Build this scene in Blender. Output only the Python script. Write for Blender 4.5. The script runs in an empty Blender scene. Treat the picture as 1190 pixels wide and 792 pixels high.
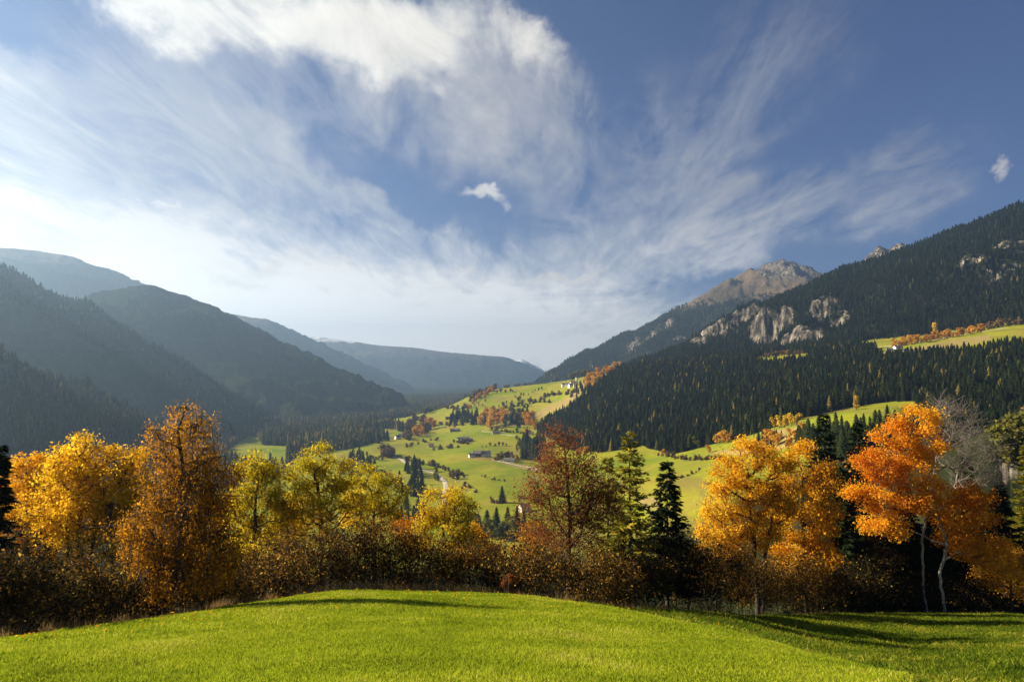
import bpy, math, random
import numpy as np
from mathutils import Vector

PI = math.pi
sc = bpy.context.scene
COL = sc.collection

# ------------------------------------------------------------------ camera
W0, H0, F = 1190.0, 792.0, 793.0          # photograph size and focal length in its pixels
PITCH = math.atan(44.0 / F)
SP, CP = math.sin(PITCH), math.cos(PITCH)
cd = bpy.data.cameras.new('camera')
cd.sensor_width = 36.0
cd.lens = F / W0 * 36.0
cd.clip_start = 0.1
cd.clip_end = 80000.0
cam = bpy.data.objects.new('camera', cd)
COL.objects.link(cam)
cam.rotation_euler = (PI / 2 + PITCH, 0, 0)
sc.camera = cam

# ------------------------------------------------------------------ light
SUN_EL, SUN_AZ = math.radians(29), math.radians(-80)      # azimuth from +Y, negative = to the left
sd = bpy.data.lights.new('sun', 'SUN')
sd.energy = 5.0
sd.angle = math.radians(0.5)
sd.color = (1.0, 0.86, 0.66)
sun = bpy.data.objects.new('sun', sd)
COL.objects.link(sun)
SDIR = Vector((math.sin(SUN_AZ) * math.cos(SUN_EL), math.cos(SUN_AZ) * math.cos(SUN_EL), math.sin(SUN_EL)))
sun.rotation_euler = SDIR.to_track_quat('Z', 'Y').to_euler()
sun.location = (0, 0, 900)

sc.view_settings.view_transform = 'Standard'
sc.view_settings.look = 'None'
sc.view_settings.exposure = 1.6
sc.view_settings.gamma = 1.0
sc.view_settings.use_curve_mapping = False
sc.render.engine = 'CYCLES'
sc.cycles.max_bounces = 6
sc.cycles.diffuse_bounces = 3
sc.cycles.transmission_bounces = 3
sc.cycles.volume_bounces = 0
sc.cycles.use_denoising = True
sc.cycles.use_adaptive_sampling = False

# ------------------------------------------------------------------ pixel geometry (design-time helpers)
def ray(px, py):
    a = (px - W0 / 2) / F
    b = (H0 / 2 - py) / F
    x, y, z = a, CP - b * SP, SP + b * CP
    h = math.hypot(x, y)
    return math.atan2(x, y), z / h          # azimuth, tangent of elevation

def proj(x, y, z):
    f = np.maximum(y * CP + z * SP, 1e-3)
    u = -y * SP + z * CP
    return W0 / 2 + F * x / f, H0 / 2 - F * u / f

# ------------------------------------------------------------------ node helpers
class NT:
    def __init__(s, tree):
        s.t = tree; s.n = tree.nodes; s.l = tree.links
    def new(s, kind, **kw):
        n = s.n.new(kind)
        for k, v in kw.items(): setattr(n, k, v)
        return n
    def put(s, sock, v):
        if v is None: return
        if isinstance(v, bpy.types.NodeSocket): s.l.new(v, sock)
        else: sock.default_value = v
    def math(s, op, a, b=None, c=None, clamp=False):
        n = s.new('ShaderNodeMath', operation=op, use_clamp=clamp)
        s.put(n.inputs[0], a); s.put(n.inputs[1], b); s.put(n.inputs[2], c)
        return n.outputs[0]
    def vmath(s, op, a, b=None, out=0):
        n = s.new('ShaderNodeVectorMath', operation=op)
        s.put(n.inputs[0], a)
        if b is not None: s.put(n.inputs[3] if op == 'SCALE' else n.inputs[1], b)
        return n.outputs[out]
    def rng(s, v, a, b, c=0.0, d=1.0, smooth=True):
        n = s.new('ShaderNodeMapRange', interpolation_type='SMOOTHSTEP' if smooth else 'LINEAR')
        s.put(n.inputs[0], v); s.put(n.inputs[1], a); s.put(n.inputs[2], b); s.put(n.inputs[3], c); s.put(n.inputs[4], d)
        return n.outputs[0]
    def noise(s, vec, scale, detail=6.0, rough=0.55, dist=0.0, color=False):
        n = s.new('ShaderNodeTexNoise')
        s.put(n.inputs['Vector'], vec); n.inputs['Scale'].default_value = scale
        n.inputs['Detail'].default_value = detail; n.inputs['Roughness'].default_value = rough
        n.inputs['Distortion'].default_value = dist
        return n.outputs[1 if color else 0]
    def mix(s, f, a, b, blend='MIX'):
        n = s.new('ShaderNodeMix', data_type='RGBA', blend_type=blend)
        s.put(n.inputs[0], f)
        for sock, v in ((n.inputs[6], a), (n.inputs[7], b)):
            s.put(sock, v if isinstance(v, bpy.types.NodeSocket) else (*v, 1.0))
        return n.outputs[2]
    def ramp(s, f, stops):
        n = s.new('ShaderNodeValToRGB')
        el = n.color_ramp.elements
        while len(el) < len(stops): el.new(0.5)
        for e, (p, c) in zip(el, stops):
            e.position = p; e.color = (*c, 1.0)
        s.put(n.inputs[0], f)
        return n.outputs[0]

def material(name):
    m = bpy.data.materials.new(name)
    m.use_nodes = True
    m.node_tree.nodes.clear()
    t = NT(m.node_tree)
    out = t.new('ShaderNodeOutputMaterial')
    return m, t, out

# ------------------------------------------------------------------ world: sky with high cloud
w = bpy.data.worlds.new('World')
sc.world = w
w.use_nodes = True
w.node_tree.nodes.clear()
t = NT(w.node_tree)
wout = t.new('ShaderNodeOutputWorld')
bg = t.new('ShaderNodeBackground')
bg.inputs['Strength'].default_value = 0.05
t.l.new(bg.outputs[0], wout.inputs[0])
sky = t.new('ShaderNodeTexSky', sky_type='NISHITA')
sky.sun_disc = False
sky.sun_elevation = SUN_EL
sky.sun_rotation = SUN_AZ
sky.altitude = 1200.0
sky.air_density = 1.0
sky.dust_density = 0.6
sky.ozone_density = 2.0
tc = t.new('ShaderNodeTexCoord')
D = tc.outputs['Generated']
sx = t.new('ShaderNodeSeparateXYZ'); t.l.new(D, sx.inputs[0])
az = t.math('ARCTAN2', sx.outputs[0], sx.outputs[1])
el = t.math('ARCSINE', t.math('MINIMUM', t.math('MAXIMUM', sx.outputs[2], -1.0), 1.0))
ae = t.new('ShaderNodeCombineXYZ'); t.put(ae.inputs[0], az); t.put(ae.inputs[1], el)
# the cloud sheet: direction met with a level layer overhead
zz = t.math('ADD', t.math('MAXIMUM', sx.outputs[2], 0.0), 0.10)
pl = t.new('ShaderNodeCombineXYZ')
t.put(pl.inputs[0], t.math('DIVIDE', sx.outputs[0], zz))
t.put(pl.inputs[1], t.math('DIVIDE', sx.outputs[1], zz))
mp = t.new('ShaderNodeMapping'); t.l.new(pl.outputs[0], mp.inputs[0])
mp.inputs['Rotation'].default_value = (0, 0, math.radians(6))
mp.inputs['Scale'].default_value = (1.0, 0.42, 1.0)
streak = t.noise(mp.outputs[0], 1.3, 12, 0.66, 1.4)
mp2 = t.new('ShaderNodeMapping'); t.l.new(pl.outputs[0], mp2.inputs[0])
mp2.inputs['Rotation'].default_value = (0, 0, math.radians(-22))
mp2.inputs['Scale'].default_value = (1.0, 0.30, 1.0)
streak2 = t.noise(mp2.outputs[0], 4.4, 12, 0.68, 1.3)
mp3 = t.new('ShaderNodeMapping'); t.l.new(pl.outputs[0], mp3.inputs[0])
mp3.inputs['Rotation'].default_value = (0, 0, math.radians(20))
mp3.inputs['Scale'].default_value = (1.0, 0.16, 1.0)
streak3 = t.noise(mp3.outputs[0], 13.0, 10, 0.66, 0.4)
puff = t.noise(pl.outputs[0], 3.2, 12, 0.66, 0.3)
wv = t.noise(ae.outputs[0], 9.0, 6, 0.6, 0.0, color=True)
wv = t.vmath('SCALE', t.vmath('SUBTRACT', wv, (0.5, 0.5, 0.5)), 0.16)
wae = t.vmath('ADD', ae.outputs[0], wv)

def blob(px, py, rx, ry, deg=0.0, soft=True):
    a0, t0 = ray(px, py); e0 = math.atan(t0)
    ax, _ = ray(px + 20, py); _, ty = ray(px, py - 20)
    kx = abs(ax - a0) / 20; ky = abs(math.atan(ty) - e0) / 20
    k = (kx + ky) / 2
    m = t.new('ShaderNodeMapping', vector_type='TEXTURE')
    t.l.new(wae if soft else ae.outputs[0], m.inputs[0])
    m.inputs['Location'].default_value = (a0, e0, 0)
    m.inputs['Rotation'].default_value = (0, 0, math.radians(deg))
    m.inputs['Scale'].default_value = (rx * k, ry * k, 1)
    L = t.vmath('LENGTH', m.outputs[0], out=1)
    return t.rng(L, 0.0, 1.0, 1.0, 0.0)

def total(items):
    acc = None
    for wgt, b in items:
        v = t.math('MULTIPLY', b, wgt)
        acc = v if acc is None else t.math('ADD', acc, v)
    return acc

veil = total([
    (1.0, blob(-60, 260, 520, 200, -14)), (0.70, blob(170, 230, 380, 130, -22)),
    (1.25, blob(350, 355, 620, 115, -8)), (1.05, blob(600, 390, 380, 90, -4)),
    (0.42, blob(250, 140, 280, 80, -24)), (0.50, blob(420, 70, 400, 130, -10)),
    (0.42, blob(580, 130, 220, 130, -35)), (0.32, blob(800, 215, 120, 140, 25)),
    (0.42, blob(720, 285, 190, 80, 8)), (0.26, blob(1010, 215, 190, 80, 10)),
    (0.50, blob(-20, 110, 200, 110, -10)), (0.18, blob(870, 90, 240, 130, 20)),
    (0.45, blob(380, 210, 210, 30, -27)), (0.40, blob(840, 270, 130, 70, 0)),
    (0.30, blob(500, 290, 240, 50, -15)),
])
low = t.rng(el, 0.02, 0.30, 1.0, 0.0)
vd = t.math('ADD', t.math('MULTIPLY', veil, 0.80), t.math('MULTIPLY', t.math('SUBTRACT', streak, 0.5), 2.3))
vd = t.math('ADD', vd, t.math('MULTIPLY', t.math('SUBTRACT', streak2, 0.5), 1.7))
vd = t.math('ADD', vd, t.math('MULTIPLY', t.math('SUBTRACT', streak3, 0.5), 0.6))
vd = t.math('ADD', vd, t.math('MULTIPLY', low, 0.30))
vd = t.rng(vd, -0.22, 1.22, 0.0, 0.96, smooth=False)
vd = t.math('MULTIPLY', vd, t.rng(veil, 0.0, 0.22))
thick = total([
    (0.9, blob(160, -10, 200, 62, -16)), (1.0, blob(330, 20, 240, 80, -12)), (1.0, blob(480, 32, 220, 80, -8)),
    (0.8, blob(615, 62, 80, 70, -10)), (1.0, blob(30, 258, 210, 50, -6)), (0.55, blob(300, 302, 170, 26, -4)),
    (0.35, blob(-40, 190, 200, 80, -12)), (0.35, blob(480, 340, 260, 60, -8)),
])
td = t.math('ADD', thick, t.math('MULTIPLY', t.math('SUBTRACT', puff, 0.5), 1.3))
td = t.math('ADD', td, t.math('MULTIPLY', t.math('SUBTRACT', streak2, 0.5), 1.0))
td = t.rng(td, 0.12, 1.15)
td = t.math('MULTIPLY', td, t.rng(thick, 0.0, 0.35))
small = total([
    (1.3, blob(562, 237, 48, 16, -14)), (1.0, blob(1184, 180, 22, 20, 0)), (1.3, blob(652, 322, 66, 13, 2)),
    (0.7, blob(356, 349, 20, 5, 0)), (0.8, blob(200, 238, 26, 6, -8)), (0.7, blob(160, 225, 14, 5, 0)),
    (0.8, blob(535, 315, 30, 14, -10)), (0.75, blob(270, 318, 130, 18, -4)),
])
sdn = t.rng(t.math('ADD', small, t.math('MULTIPLY', t.math('SUBTRACT', puff, 0.5), 1.0)), 0.15, 1.25)
sdn = t.math('MULTIPLY', sdn, t.rng(small, 0.02, 0.3))
# brightness falls away from the sun's side of the sky
side = t.rng(az, -0.75, 0.75, 1.0, 0.0, smooth=False)
skyc = t.mix(1.0, sky.outputs[0], (0.36, 0.40, 0.54), 'MULTIPLY')
vb = t.math('MULTIPLY_ADD', side, 2.4, 3.3)
vb = t.math('MULTIPLY', vb, t.math('MULTIPLY_ADD', low, 1.25, 1.0))
veilc = t.vmath('SCALE', (1.0, 0.965, 0.92), vb)
tb = t.math('MULTIPLY_ADD', side, 3.0, 4.7)
tb = t.math('MULTIPLY', tb, t.rng(streak2, 0.25, 0.70, 0.80, 1.06))
thickc = t.vmath('SCALE', (1.0, 0.955, 0.87), tb)
c = t.mix(vd, skyc, veilc)
c = t.mix(td, c, thickc)
c = t.mix(t.math('MULTIPLY', sdn, 0.85), c, thickc)
t.l.new(c, bg.inputs['Color'])
w.cycles.sampling_method = 'MANUAL'
w.cycles.sample_map_resolution = 512

# ------------------------------------------------------------------ numeric noise
def _hash(ix, iy, seed):
    h = (ix.astype(np.int64) * 374761393 + iy.astype(np.int64) * 668265263 + seed * 974634521) & 0xFFFFFFFF
    h = ((h ^ (h >> 13)) * 1274126177) & 0xFFFFFFFF
    return (h ^ (h >> 16)) & 0xFFFF

_A = np.arange(65536) / 65536.0 * 2 * PI
_GC, _GS = np.cos(_A), np.sin(_A)

def perlin(x, y, seed=0):
    x0 = np.floor(x); y0 = np.floor(y)
    fx = x - x0; fy = y - y0
    u = fx * fx * fx * (fx * (fx * 6 - 15) + 10); v = fy * fy * fy * (fy * (fy * 6 - 15) + 10)
    def g(ix, iy, dx, dy):
        h = _hash(ix, iy, seed)
        return _GC[h] * dx + _GS[h] * dy
    a = g(x0, y0, fx, fy); b = g(x0 + 1, y0, fx - 1, fy)
    c_ = g(x0, y0 + 1, fx, fy - 1); d = g(x0 + 1, y0 + 1, fx - 1, fy - 1)
    return (a + (b - a) * u + (c_ + (d - c_) * u - a - (b - a) * u) * v) * 1.4

def fbm(x, y, octv=5, seed=0, gain=0.5):
    s, amp, tot = 0.0, 1.0, 0.0
    for i in range(octv):
        s = s + amp * perlin(x, y, seed + i); tot += amp
        amp *= gain; x = x * 2.03 + 17.1; y = y * 2.03 - 9.7
    return s / tot

def ridged(x, y, octv=5, seed=0):
    s, amp, tot = 0.0, 1.0, 0.0
    for i in range(octv):
        s = s + amp * (1 - 2 * np.abs(perlin(x, y, seed + i))); tot += amp
        amp *= 0.5; x = x * 2.1 + 5.3; y = y * 2.1 + 3.1
    return s / tot

def pchip(xs, ys, xi):
    xs = np.asarray(xs, float); ys = np.asarray(ys, float)
    h = np.diff(xs); d = np.diff(ys) / h
    m = np.zeros_like(ys)
    m[0], m[-1] = d[0], d[-1]
    for i in range(1, len(xs) - 1):
        if d[i - 1] * d[i] > 0:
            w1 = 2 * h[i] + h[i - 1]; w2 = h[i] + 2 * h[i - 1]
            m[i] = (w1 + w2) / (w1 / d[i - 1] + w2 / d[i])
    xi = np.clip(xi, xs[0], xs[-1])
    k = np.clip(np.searchsorted(xs, xi) - 1, 0, len(xs) - 2)
    tt = (xi - xs[k]) / h[k]
    t2, t3 = tt * tt, tt * tt * tt
    return ((2 * t3 - 3 * t2 + 1) * ys[k] + (t3 - 2 * t2 + tt) * h[k] * m[k]
            + (-2 * t3 + 3 * t2) * ys[k + 1] + (t3 - t2) * h[k] * m[k + 1])

# ------------------------------------------------------------------ terrain
# The lie of the land along each bearing: (distance, row) or (distance, 'z', height) or (distance, 't', tangent)
def drop(Rc, tc, far):
    return [(Rc * 1.22, 't', tc - 0.022), (Rc * 1.7, 't', tc - 0.075)] + far
FARL = [(75, 't', -.46), (120, 't', -.50), (200, 't', -.45), (300, 't', -.39), (450, 't', -.30), (620, 'z', -139)]
FARR = [(75, 't', -.41), (120, 't', -.45), (200, 't', -.385)]
VAL = [(1000, 'z', -141), (2000, 'z', -138), (4000, 'z', -125), (9000, 'z', -90), (30000, 'z', 0)]
NEAR = [(1, 'z', -1.65), (4, 'z', -2.25), (7, 'z', -3.05)]
def te_of(px, py): return ray(px, py)[1]
COLS = {
    -700: [(1, 'z', -1.65), (4, 'z', -2.3), (12, 'z', -6.6)] + drop(14, -.55, FARL) + VAL,
    -200: [(1, 'z', -1.65), (4, 'z', -2.3), (7, 'z', -3.4), (15, 772)] + drop(15, te_of(-200, 772), FARL) + VAL,
    0: NEAR + [(12, 762), (18.5, 742)] + drop(18.5, te_of(0, 742), FARL) + VAL,
    100: NEAR + [(13, 750), (20.5, 728)] + drop(20.5, te_of(100, 728), FARL) + VAL,
    200: NEAR + [(14, 742), (23, 715)] + drop(23, te_of(200, 715), FARL) + VAL,
    300: NEAR + [(15, 732), (26, 700)] + drop(26, te_of(300, 700), FARL) + VAL,
    400: NEAR + [(17, 718), (29, 686)] + drop(29, te_of(400, 686), FARL) + [(800, 'z', -139), (1400, 'z', -139), (2000, 'z', -136), (4000, 'z', -125), (9000, 'z', -90), (30000, 'z', 0)],
    500: NEAR + [(17, 717), (29, 687)] + drop(29, te_of(500, 687), FARL[:-1]) +
         [(650, 613), (900, 564), (1200, 531), (1500, 509), (1800, 492), (2050, 479), (2300, 484), (2800, 'z', -128), (4500, 'z', -118), (9000, 'z', -90), (30000, 'z', 0)],
    560: NEAR + [(17, 718), (28.5, 689)] + drop(28.5, te_of(560, 689), FARL[:-1]) +
         [(620, 618), (850, 568), (1100, 536), (1350, 512), (1650, 487), (1950, 464), (2120, 455), (2400, 462), (3000, 'z', -110), (4500, 'z', -110), (9000, 'z', -90), (30000, 'z', 0)],
    620: NEAR + [(17, 720), (28, 694)] + drop(28, te_of(620, 694), FARL[:-1]) +
         [(600, 620), (800, 573), (1000, 546), (1150, 533), (1350, 508), (1650, 478), (1950, 453), (2150, 447), (2600, 452), (3200, 'z', -90), (5000, 'z', -95), (9000, 'z', -90), (30000, 'z', 0)],
    700: NEAR + [(17, 727), (25, 704), (28, 707), (34, 706)] + drop(35, te_of(700, 706), [(75, 't', -.45), (120, 't', -.48), (200, 't', -.43), (300, 't', -.37), (450, 't', -.285)]) +
         [(600, 610), (750, 556), (900, 527), (1050, 502), (1300, 470), (1550, 445), (1800, 434), (2300, 436), (3000, 'z', 0), (5000, 'z', -20), (9000, 'z', 0), (30000, 'z', 0)],
    760: NEAR + [(15, 737), (23, 716), (26, 719), (36, 709)] + drop(38, te_of(760, 709), [(75, 't', -.43), (120, 't', -.46), (200, 't', -.41), (320, 't', -.33), (480, 't', -.24)]) +
         [(620, 580), (750, 545), (880, 522), (1000, 502), (1200, 470), (1450, 437), (1700, 424), (2300, 428), (3000, 'z', 20), (6000, 'z', 20), (30000, 'z', 0)],
    830: NEAR + [(14, 745), (20, 730), (23, 732), (40, 713)] + drop(42, te_of(830, 713), FARR + [(320, 't', -.30), (450, 't', -.235)]) +
         [(560, 575), (700, 541), (800, 520), (900, 505), (1100, 475), (1400, 432), (1550, 421), (1800, 418), (2400, 416), (6000, 'z', 40), (30000, 'z', 0)],
    900: NEAR + [(12, 762), (17.5, 748), (21, 752), (35, 732), (50, 714)] + drop(52, te_of(900, 714), FARR + [(300, 't', -.30), (420, 't', -.235)]) +
         [(520, 565), (620, 530), (700, 502), (780, 492), (1000, 468), (1300, 432), (1480, 417), (1600, 412), (1800, 408), (3000, 400), (30000, 'z', 0)],
    960: NEAR + [(11, 772), (14.5, 765), (19, 770), (38, 740), (57, 713)] + drop(59, te_of(960, 713), FARR + [(300, 't', -.27)]) +
         [(420, 575), (520, 520), (590, 489), (640, 484), (720, 485), (1000, 458), (1300, 424), (1450, 411), (1580, 406), (1800, 402), (30000, 'z', 0)],
    1040: NEAR + [(9.5, 783), (11.5, 782), (17, 786), (40, 748), (63, 712)] + drop(66, te_of(1040, 712), FARR + [(300, 't', -.255)]) +
         [(420, 555), (540, 492), (590, 473), (640, 474), (720, 482), (1000, 452), (1220, 420), (1340, 408), (1500, 400), (1800, 394), (30000, 'z', 0)],
    1120: [(1, 'z', -1.65), (4, 'z', -2.3), (7, 't', -.462), (10, 't', -.452), (17, 788), (42, 746), (67, 712)] + drop(70, te_of(1120, 712), FARR + [(300, 't', -.25)]) +
         [(420, 565), (560, 520), (700, 498), (1000, 445), (1200, 412), (1320, 401), (1500, 390), (1800, 384), (30000, 'z', 0)],
    1190: [(1, 'z', -1.65), (4, 'z', -2.35), (7, 't', -.478), (10, 't', -.466), (17, 790), (42, 748), (69, 714)] + drop(72, te_of(1190, 714), FARR + [(300, 't', -.24)]) +
         [(420, 560), (560, 530), (700, 500), (1000, 440), (1200, 405), (1350, 390), (1500, 380), (1800, 374), (30000, 'z', 0)],
    1500: [(1, 'z', -1.65), (4, 'z', -2.4), (8, 't', -.50), (14, 't', -.45), (70, 't', -.33)] + drop(72, -.33, FARR + [(300, 't', -.22)]) +
         [(500, 500), (800, 450), (1200, 390), (1500, 365), (1800, 360), (30000, 'z', 0)],
    2200: [(1, 'z', -1.65), (4, 'z', -2.4), (8, 't', -.45), (14, 't', -.42), (70, 't', -.30)] + drop(72, -.30, FARR + [(300, 't', -.2)]) +
         [(800, 440), (1500, 360), (1800, 355), (30000, 'z', 0)],
}
LG = np.linspace(0.0, math.log(30000.0), 700)
_caz, _ct = [], []
for px in sorted(COLS):
    a0 = ray(px, 470)[0]
    xs, ys = [], []
    for e in COLS[px]:
        R = e[0]
        if len(e) == 2: te = ray(px, e[1])[1]
        elif e[1] == 'z': te = e[2] / R
        else: te = e[2]
        if xs and math.log(R) <= xs[-1] + 0.02: continue
        xs.append(math.log(R)); ys.append(te)
    _caz.append(a0); _ct.append(pchip(xs, ys, LG))
_caz = np.array(_caz); _ct = np.array(_ct)
AZG = np.linspace(_caz[0], _caz[-1], 800)
TET = np.stack([pchip(_caz, _ct[:, j], AZG) for j in range(len(LG))], 1)      # (az, lnR)

def base_te(azv, R):
    a = np.clip((azv - AZG[0]) / (AZG[1] - AZG[0]), 0, len(AZG) - 1.001)
    r = np.clip((np.log(np.maximum(R, 1.0))) / (LG[1] - LG[0]), 0, len(LG) - 1.001)
    i = a.astype(int); j = r.astype(int); fa = a - i; fr = r - j
    return (TET[i, j] * (1 - fa) + TET[i + 1, j] * fa) * (1 - fr) + (TET[i, j + 1] * (1 - fa) + TET[i + 1, j + 1] * fa) * fr

def pt(px, py, R):
    a, te = ray(px, py)
    return (R * math.sin(a), R * math.cos(a), R * te)

# ridges: crest line, slope, rounding, gully size, gully strength
RIDGES = [
    dict(k=.55, w=25, L=200, A=26, pts=[(-500, 250, 1500), (-250, 320, 1400), (-100, 384, 1400), (0, 433, 1450), (60, 467, 1500), (120, 497, 1560), (165, 519, 1620), (215, 541, 1750)]),
    dict(k=.58, w=35, L=330, A=70, pts=[(-700, 240, 2400), (-400, 200, 2350), (-150, 246, 2500), (0, 322, 2700), (45, 354, 2750), (100, 391, 2800), (150, 424, 2850), (200, 455, 2900), (250, 483, 3000), (300, 496, 3200)]),
    dict(k=.54, w=35, L=430, A=105, pts=[(0, 420, 3000), (75, 366, 3150), (120, 347, 3250), (150, 336, 3300), (172, 331, 3300), (195, 338, 3300), (235, 364, 3320), (262, 386, 3350), (300, 410, 3450), (345, 434, 3550), (400, 461, 3750), (452, 482, 4100)]),
    dict(k=.55, w=40, L=500, A=110, pts=[(-500, 240, 5600), (-200, 268, 5500), (0, 288, 5300), (45, 292, 5300), (75, 296, 5200), (112, 309, 5200), (150, 326, 5200), (220, 372, 5000)]),
    dict(k=.52, w=45, L=480, A=115, pts=[(180, 345, 7200), (240, 360, 6800), (290, 369, 6500), (305, 371, 6500), (345, 389, 6500), (390, 411, 6500), (430, 437, 6600), (465, 461, 6700), (492, 474, 6900)]),
    dict(k=.45, w=60, L=700, A=130, pts=[(150, 370, 10000), (300, 385, 9700), (372, 392, 9200), (410, 397, 9200), (440, 401, 9200), (480, 404, 9200), (525, 410, 9200), (580, 414, 9200), (600, 420, 9200), (626, 433, 9200), (660, 450, 9200)]),
    dict(k=.6, w=30, L=500, A=40, pts=[(585, 428, 10300), (606, 417, 10300), (618, 423, 10300), (640, 436, 10300)]),
    dict(k=.56, w=30, L=300, A=34, pts=[(1900, 300, 2700), (1500, 240, 2550), (1300, 205, 2450), (1190, 239, 2400), (1120, 265, 2350), (1050, 293, 2300), (990, 311, 2250), (930, 338, 2200), (880, 366, 2150), (840, 386, 2100), (800, 402, 2080), (760, 415, 2080)]),
    dict(k=.52, w=12, L=420, A=70, crag=60, z0=430, pts=[(590, 458, 4300), (615, 447, 4350), (650, 434, 4400), (690, 415, 4450), (720, 404, 4500), (755, 392, 4500), (792, 375, 4550), (830, 353, 4600), (860, 338, 4650), (885, 320, 4700), (903, 303, 4700), (918, 313, 4700), (930, 320, 4700), (965, 335, 4700), (1100, 320, 4700)]),
    dict(k=.75, w=6, L=300, A=40, crag=50, z0=470, pts=[(970, 340, 3700), (1004, 303, 3700), (1024, 289, 3700), (1034, 291, 3700), (1048, 285, 3700), (1075, 300, 3700), (1130, 320, 3700)]),
    dict(k=.85, w=10, L=60, A=6, pts=[(1163, 512, 285), (1185, 492, 290), (1230, 478, 300), (1400, 470, 330)]),
]
for r in RIDGES: r['P'] = np.array([pt(*p) for p in r['pts']])

def ridge_z(r, x, y):
    P = r['P']
    best = np.full(x.shape, -1e9); bd = np.full(x.shape, 1e9)
    kv = r['k'] * (1 + 0.28 * fbm(x / (r['L'] * 1.6), y / (r['L'] * 1.6), 3, 91))
    for a, b in zip(P[:-1], P[1:]):
        dx, dy = b[0] - a[0], b[1] - a[1]
        tt = np.clip(((x - a[0]) * dx + (y - a[1]) * dy) / (dx * dx + dy * dy), 0, 1)
        d = np.hypot(x - a[0] - tt * dx, y - a[1] - tt * dy)
        z = a[2] + (b[2] - a[2]) * tt - kv * (np.sqrt(d * d + r['w'] ** 2) - r['w'])
        m = z > best
        best = np.where(m, z, best); bd = np.where(m, d, bd)
    g = ridged(x / r['L'], y / r['L'], 6, 31)
    z = best + r['A'] * (g - 0.35) * np.clip(bd / (r['L'] * 0.9), 0.13, 1.0)
    if r['P'][0][1] > 1900 and 'crag' not in r and r['k'] < .585 and r['L'] != 300:
        z = z + 16 * (ridged(x / 95, y / 95, 5, 77) - .3) * np.clip(bd / 80, .25, 1)
    if 'crag' in r:
        z = z + r['crag'] * (ridged(x / 170, y / 170, 6, 57) - .4) * np.clip((best - r['z0']) / 150, 0, 1)
    return z, bd

# cliffs: (column, half width, row of its middle, height / 2)
CLIFFS = [(812, 12, 397, 16), (828, 17, 389, 26), (848, 14, 381, 20), (866, 18, 370, 24), (884, 20, 384, 24), (902, 26, 378, 28), (918, 14, 390, 12), (957, 18, 362, 24), (944, 22, 388, 8), (975, 14, 372, 8),
          (1150, 42, 308, 20), (1180, 26, 296, 20), (768, 20, 399, 14), (735, 10, 402, 8), (790, 10, 396, 8)]
def smax(a, b, k):
    h = np.clip(0.5 + 0.5 * (a - b) / k, 0, 1)
    return b + (a - b) * h + k * h * (1 - h)

_cl = []
def H(x, y, full=False):
    x = np.asarray(x, float); y = np.asarray(y, float)
    R = np.hypot(x, y); a = np.arctan2(x, y)
    z = base_te(a, R) * R
    z = z + np.clip((R - 150) / 700, 0, 1) * 7 * fbm(x / 190, y / 190, 5, 3) + np.clip((80 - R) / 40, 0, 1) * np.clip(R / 12, 0.2, 1) * 0.10 * fbm(x / 3.2, y / 3.2, 4, 5)
    rid = np.full(x.shape, -1, int)
    for i, r in enumerate(RIDGES):
        mask = R > (180 if i == 10 else 900)
        if i == 10: mask &= R < 900
        if not mask.any(): continue
        zr, bd = ridge_z(r, x[mask], y[mask])
        zm = z[mask]
        rid[mask] = np.where(zr > zm, i, rid[mask])
        z[mask] = smax(zm, zr, 4 if i == 10 else 14)
    rock = np.zeros(x.shape)
    for (ca, ch, cR, amp) in _cl:
        m = (np.abs(a - ca) < ch * 2) & (np.abs(R - cR) < 260)
        if not m.any(): continue
        xm, ym = x[m], y[m]
        q = R[m] - cR + 30 * fbm(xm / 45, ym / 45, 4, 17)
        ma = np.exp(-((a[m] - ca) / ch) ** 4)
        z[m] += amp * ma * np.tanh(q / 9) * np.exp(-(q / 85) ** 2) * (1 + .35 * fbm(xm / 18, ym / 18, 3, 12))
        fl = fbm(a[m] * 2600, R[m] / 260, 4, 18)
        rk = ma * np.exp(-((q - 2) / 36) ** 2) * ((.50 if ca > .55 else .74) + 1.35 * fbm(xm / 34, ym / 34, 5, 8) + .5 * fl)
        z[m] += 7 * ma * np.exp(-(q / 50) ** 2) * np.minimum(amp / 20, 1) * (1 - 2 * np.abs(fl))
        rock[m] = np.maximum(rock[m], rk)
    return (z, rid, rock) if full else z

_RS = np.exp(np.linspace(math.log(60), math.log(16000), 900))
def find(px, py, Rmin=60.0, Rmax=26000.0):
    a, te = ray(px, py)
    R = _RS[(_RS >= Rmin) & (_RS <= Rmax)]
    h = H(R * math.sin(a), R * math.cos(a)) / R
    k = np.nonzero(h >= te)[0]
    i = k[0] if len(k) else int(np.argmax(h))
    if len(k) and i > 0:
        f = (te - h[i - 1]) / max(h[i] - h[i - 1], 1e-9)
        Rr = R[i - 1] + f * (R[i] - R[i - 1])
    else: Rr = R[i]
    return a, Rr
def on(px, py, Rmin=60.0, Rmax=26000.0):
    a, R = find(px, py, Rmin, Rmax)
    x, y = R * math.sin(a), R * math.cos(a)
    return Vector((x, y, float(H(np.array([x]), np.array([y]))[0])))
_new = []
for (px, hw, py, amp) in CLIFFS:
    a, R = find(px, py, 4000 if px < 780 else 1700)
    _new.append((a, abs(ray(px + hw, py)[0] - a), R, amp * (2.2 if px < 780 else 1.0)))
_cl.extend(_new)
a, R = find(1178, 503, 200, 400); _cl.append((a, abs(ray(1178 + 24, 503)[0] - a), R, 3.5))

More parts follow.
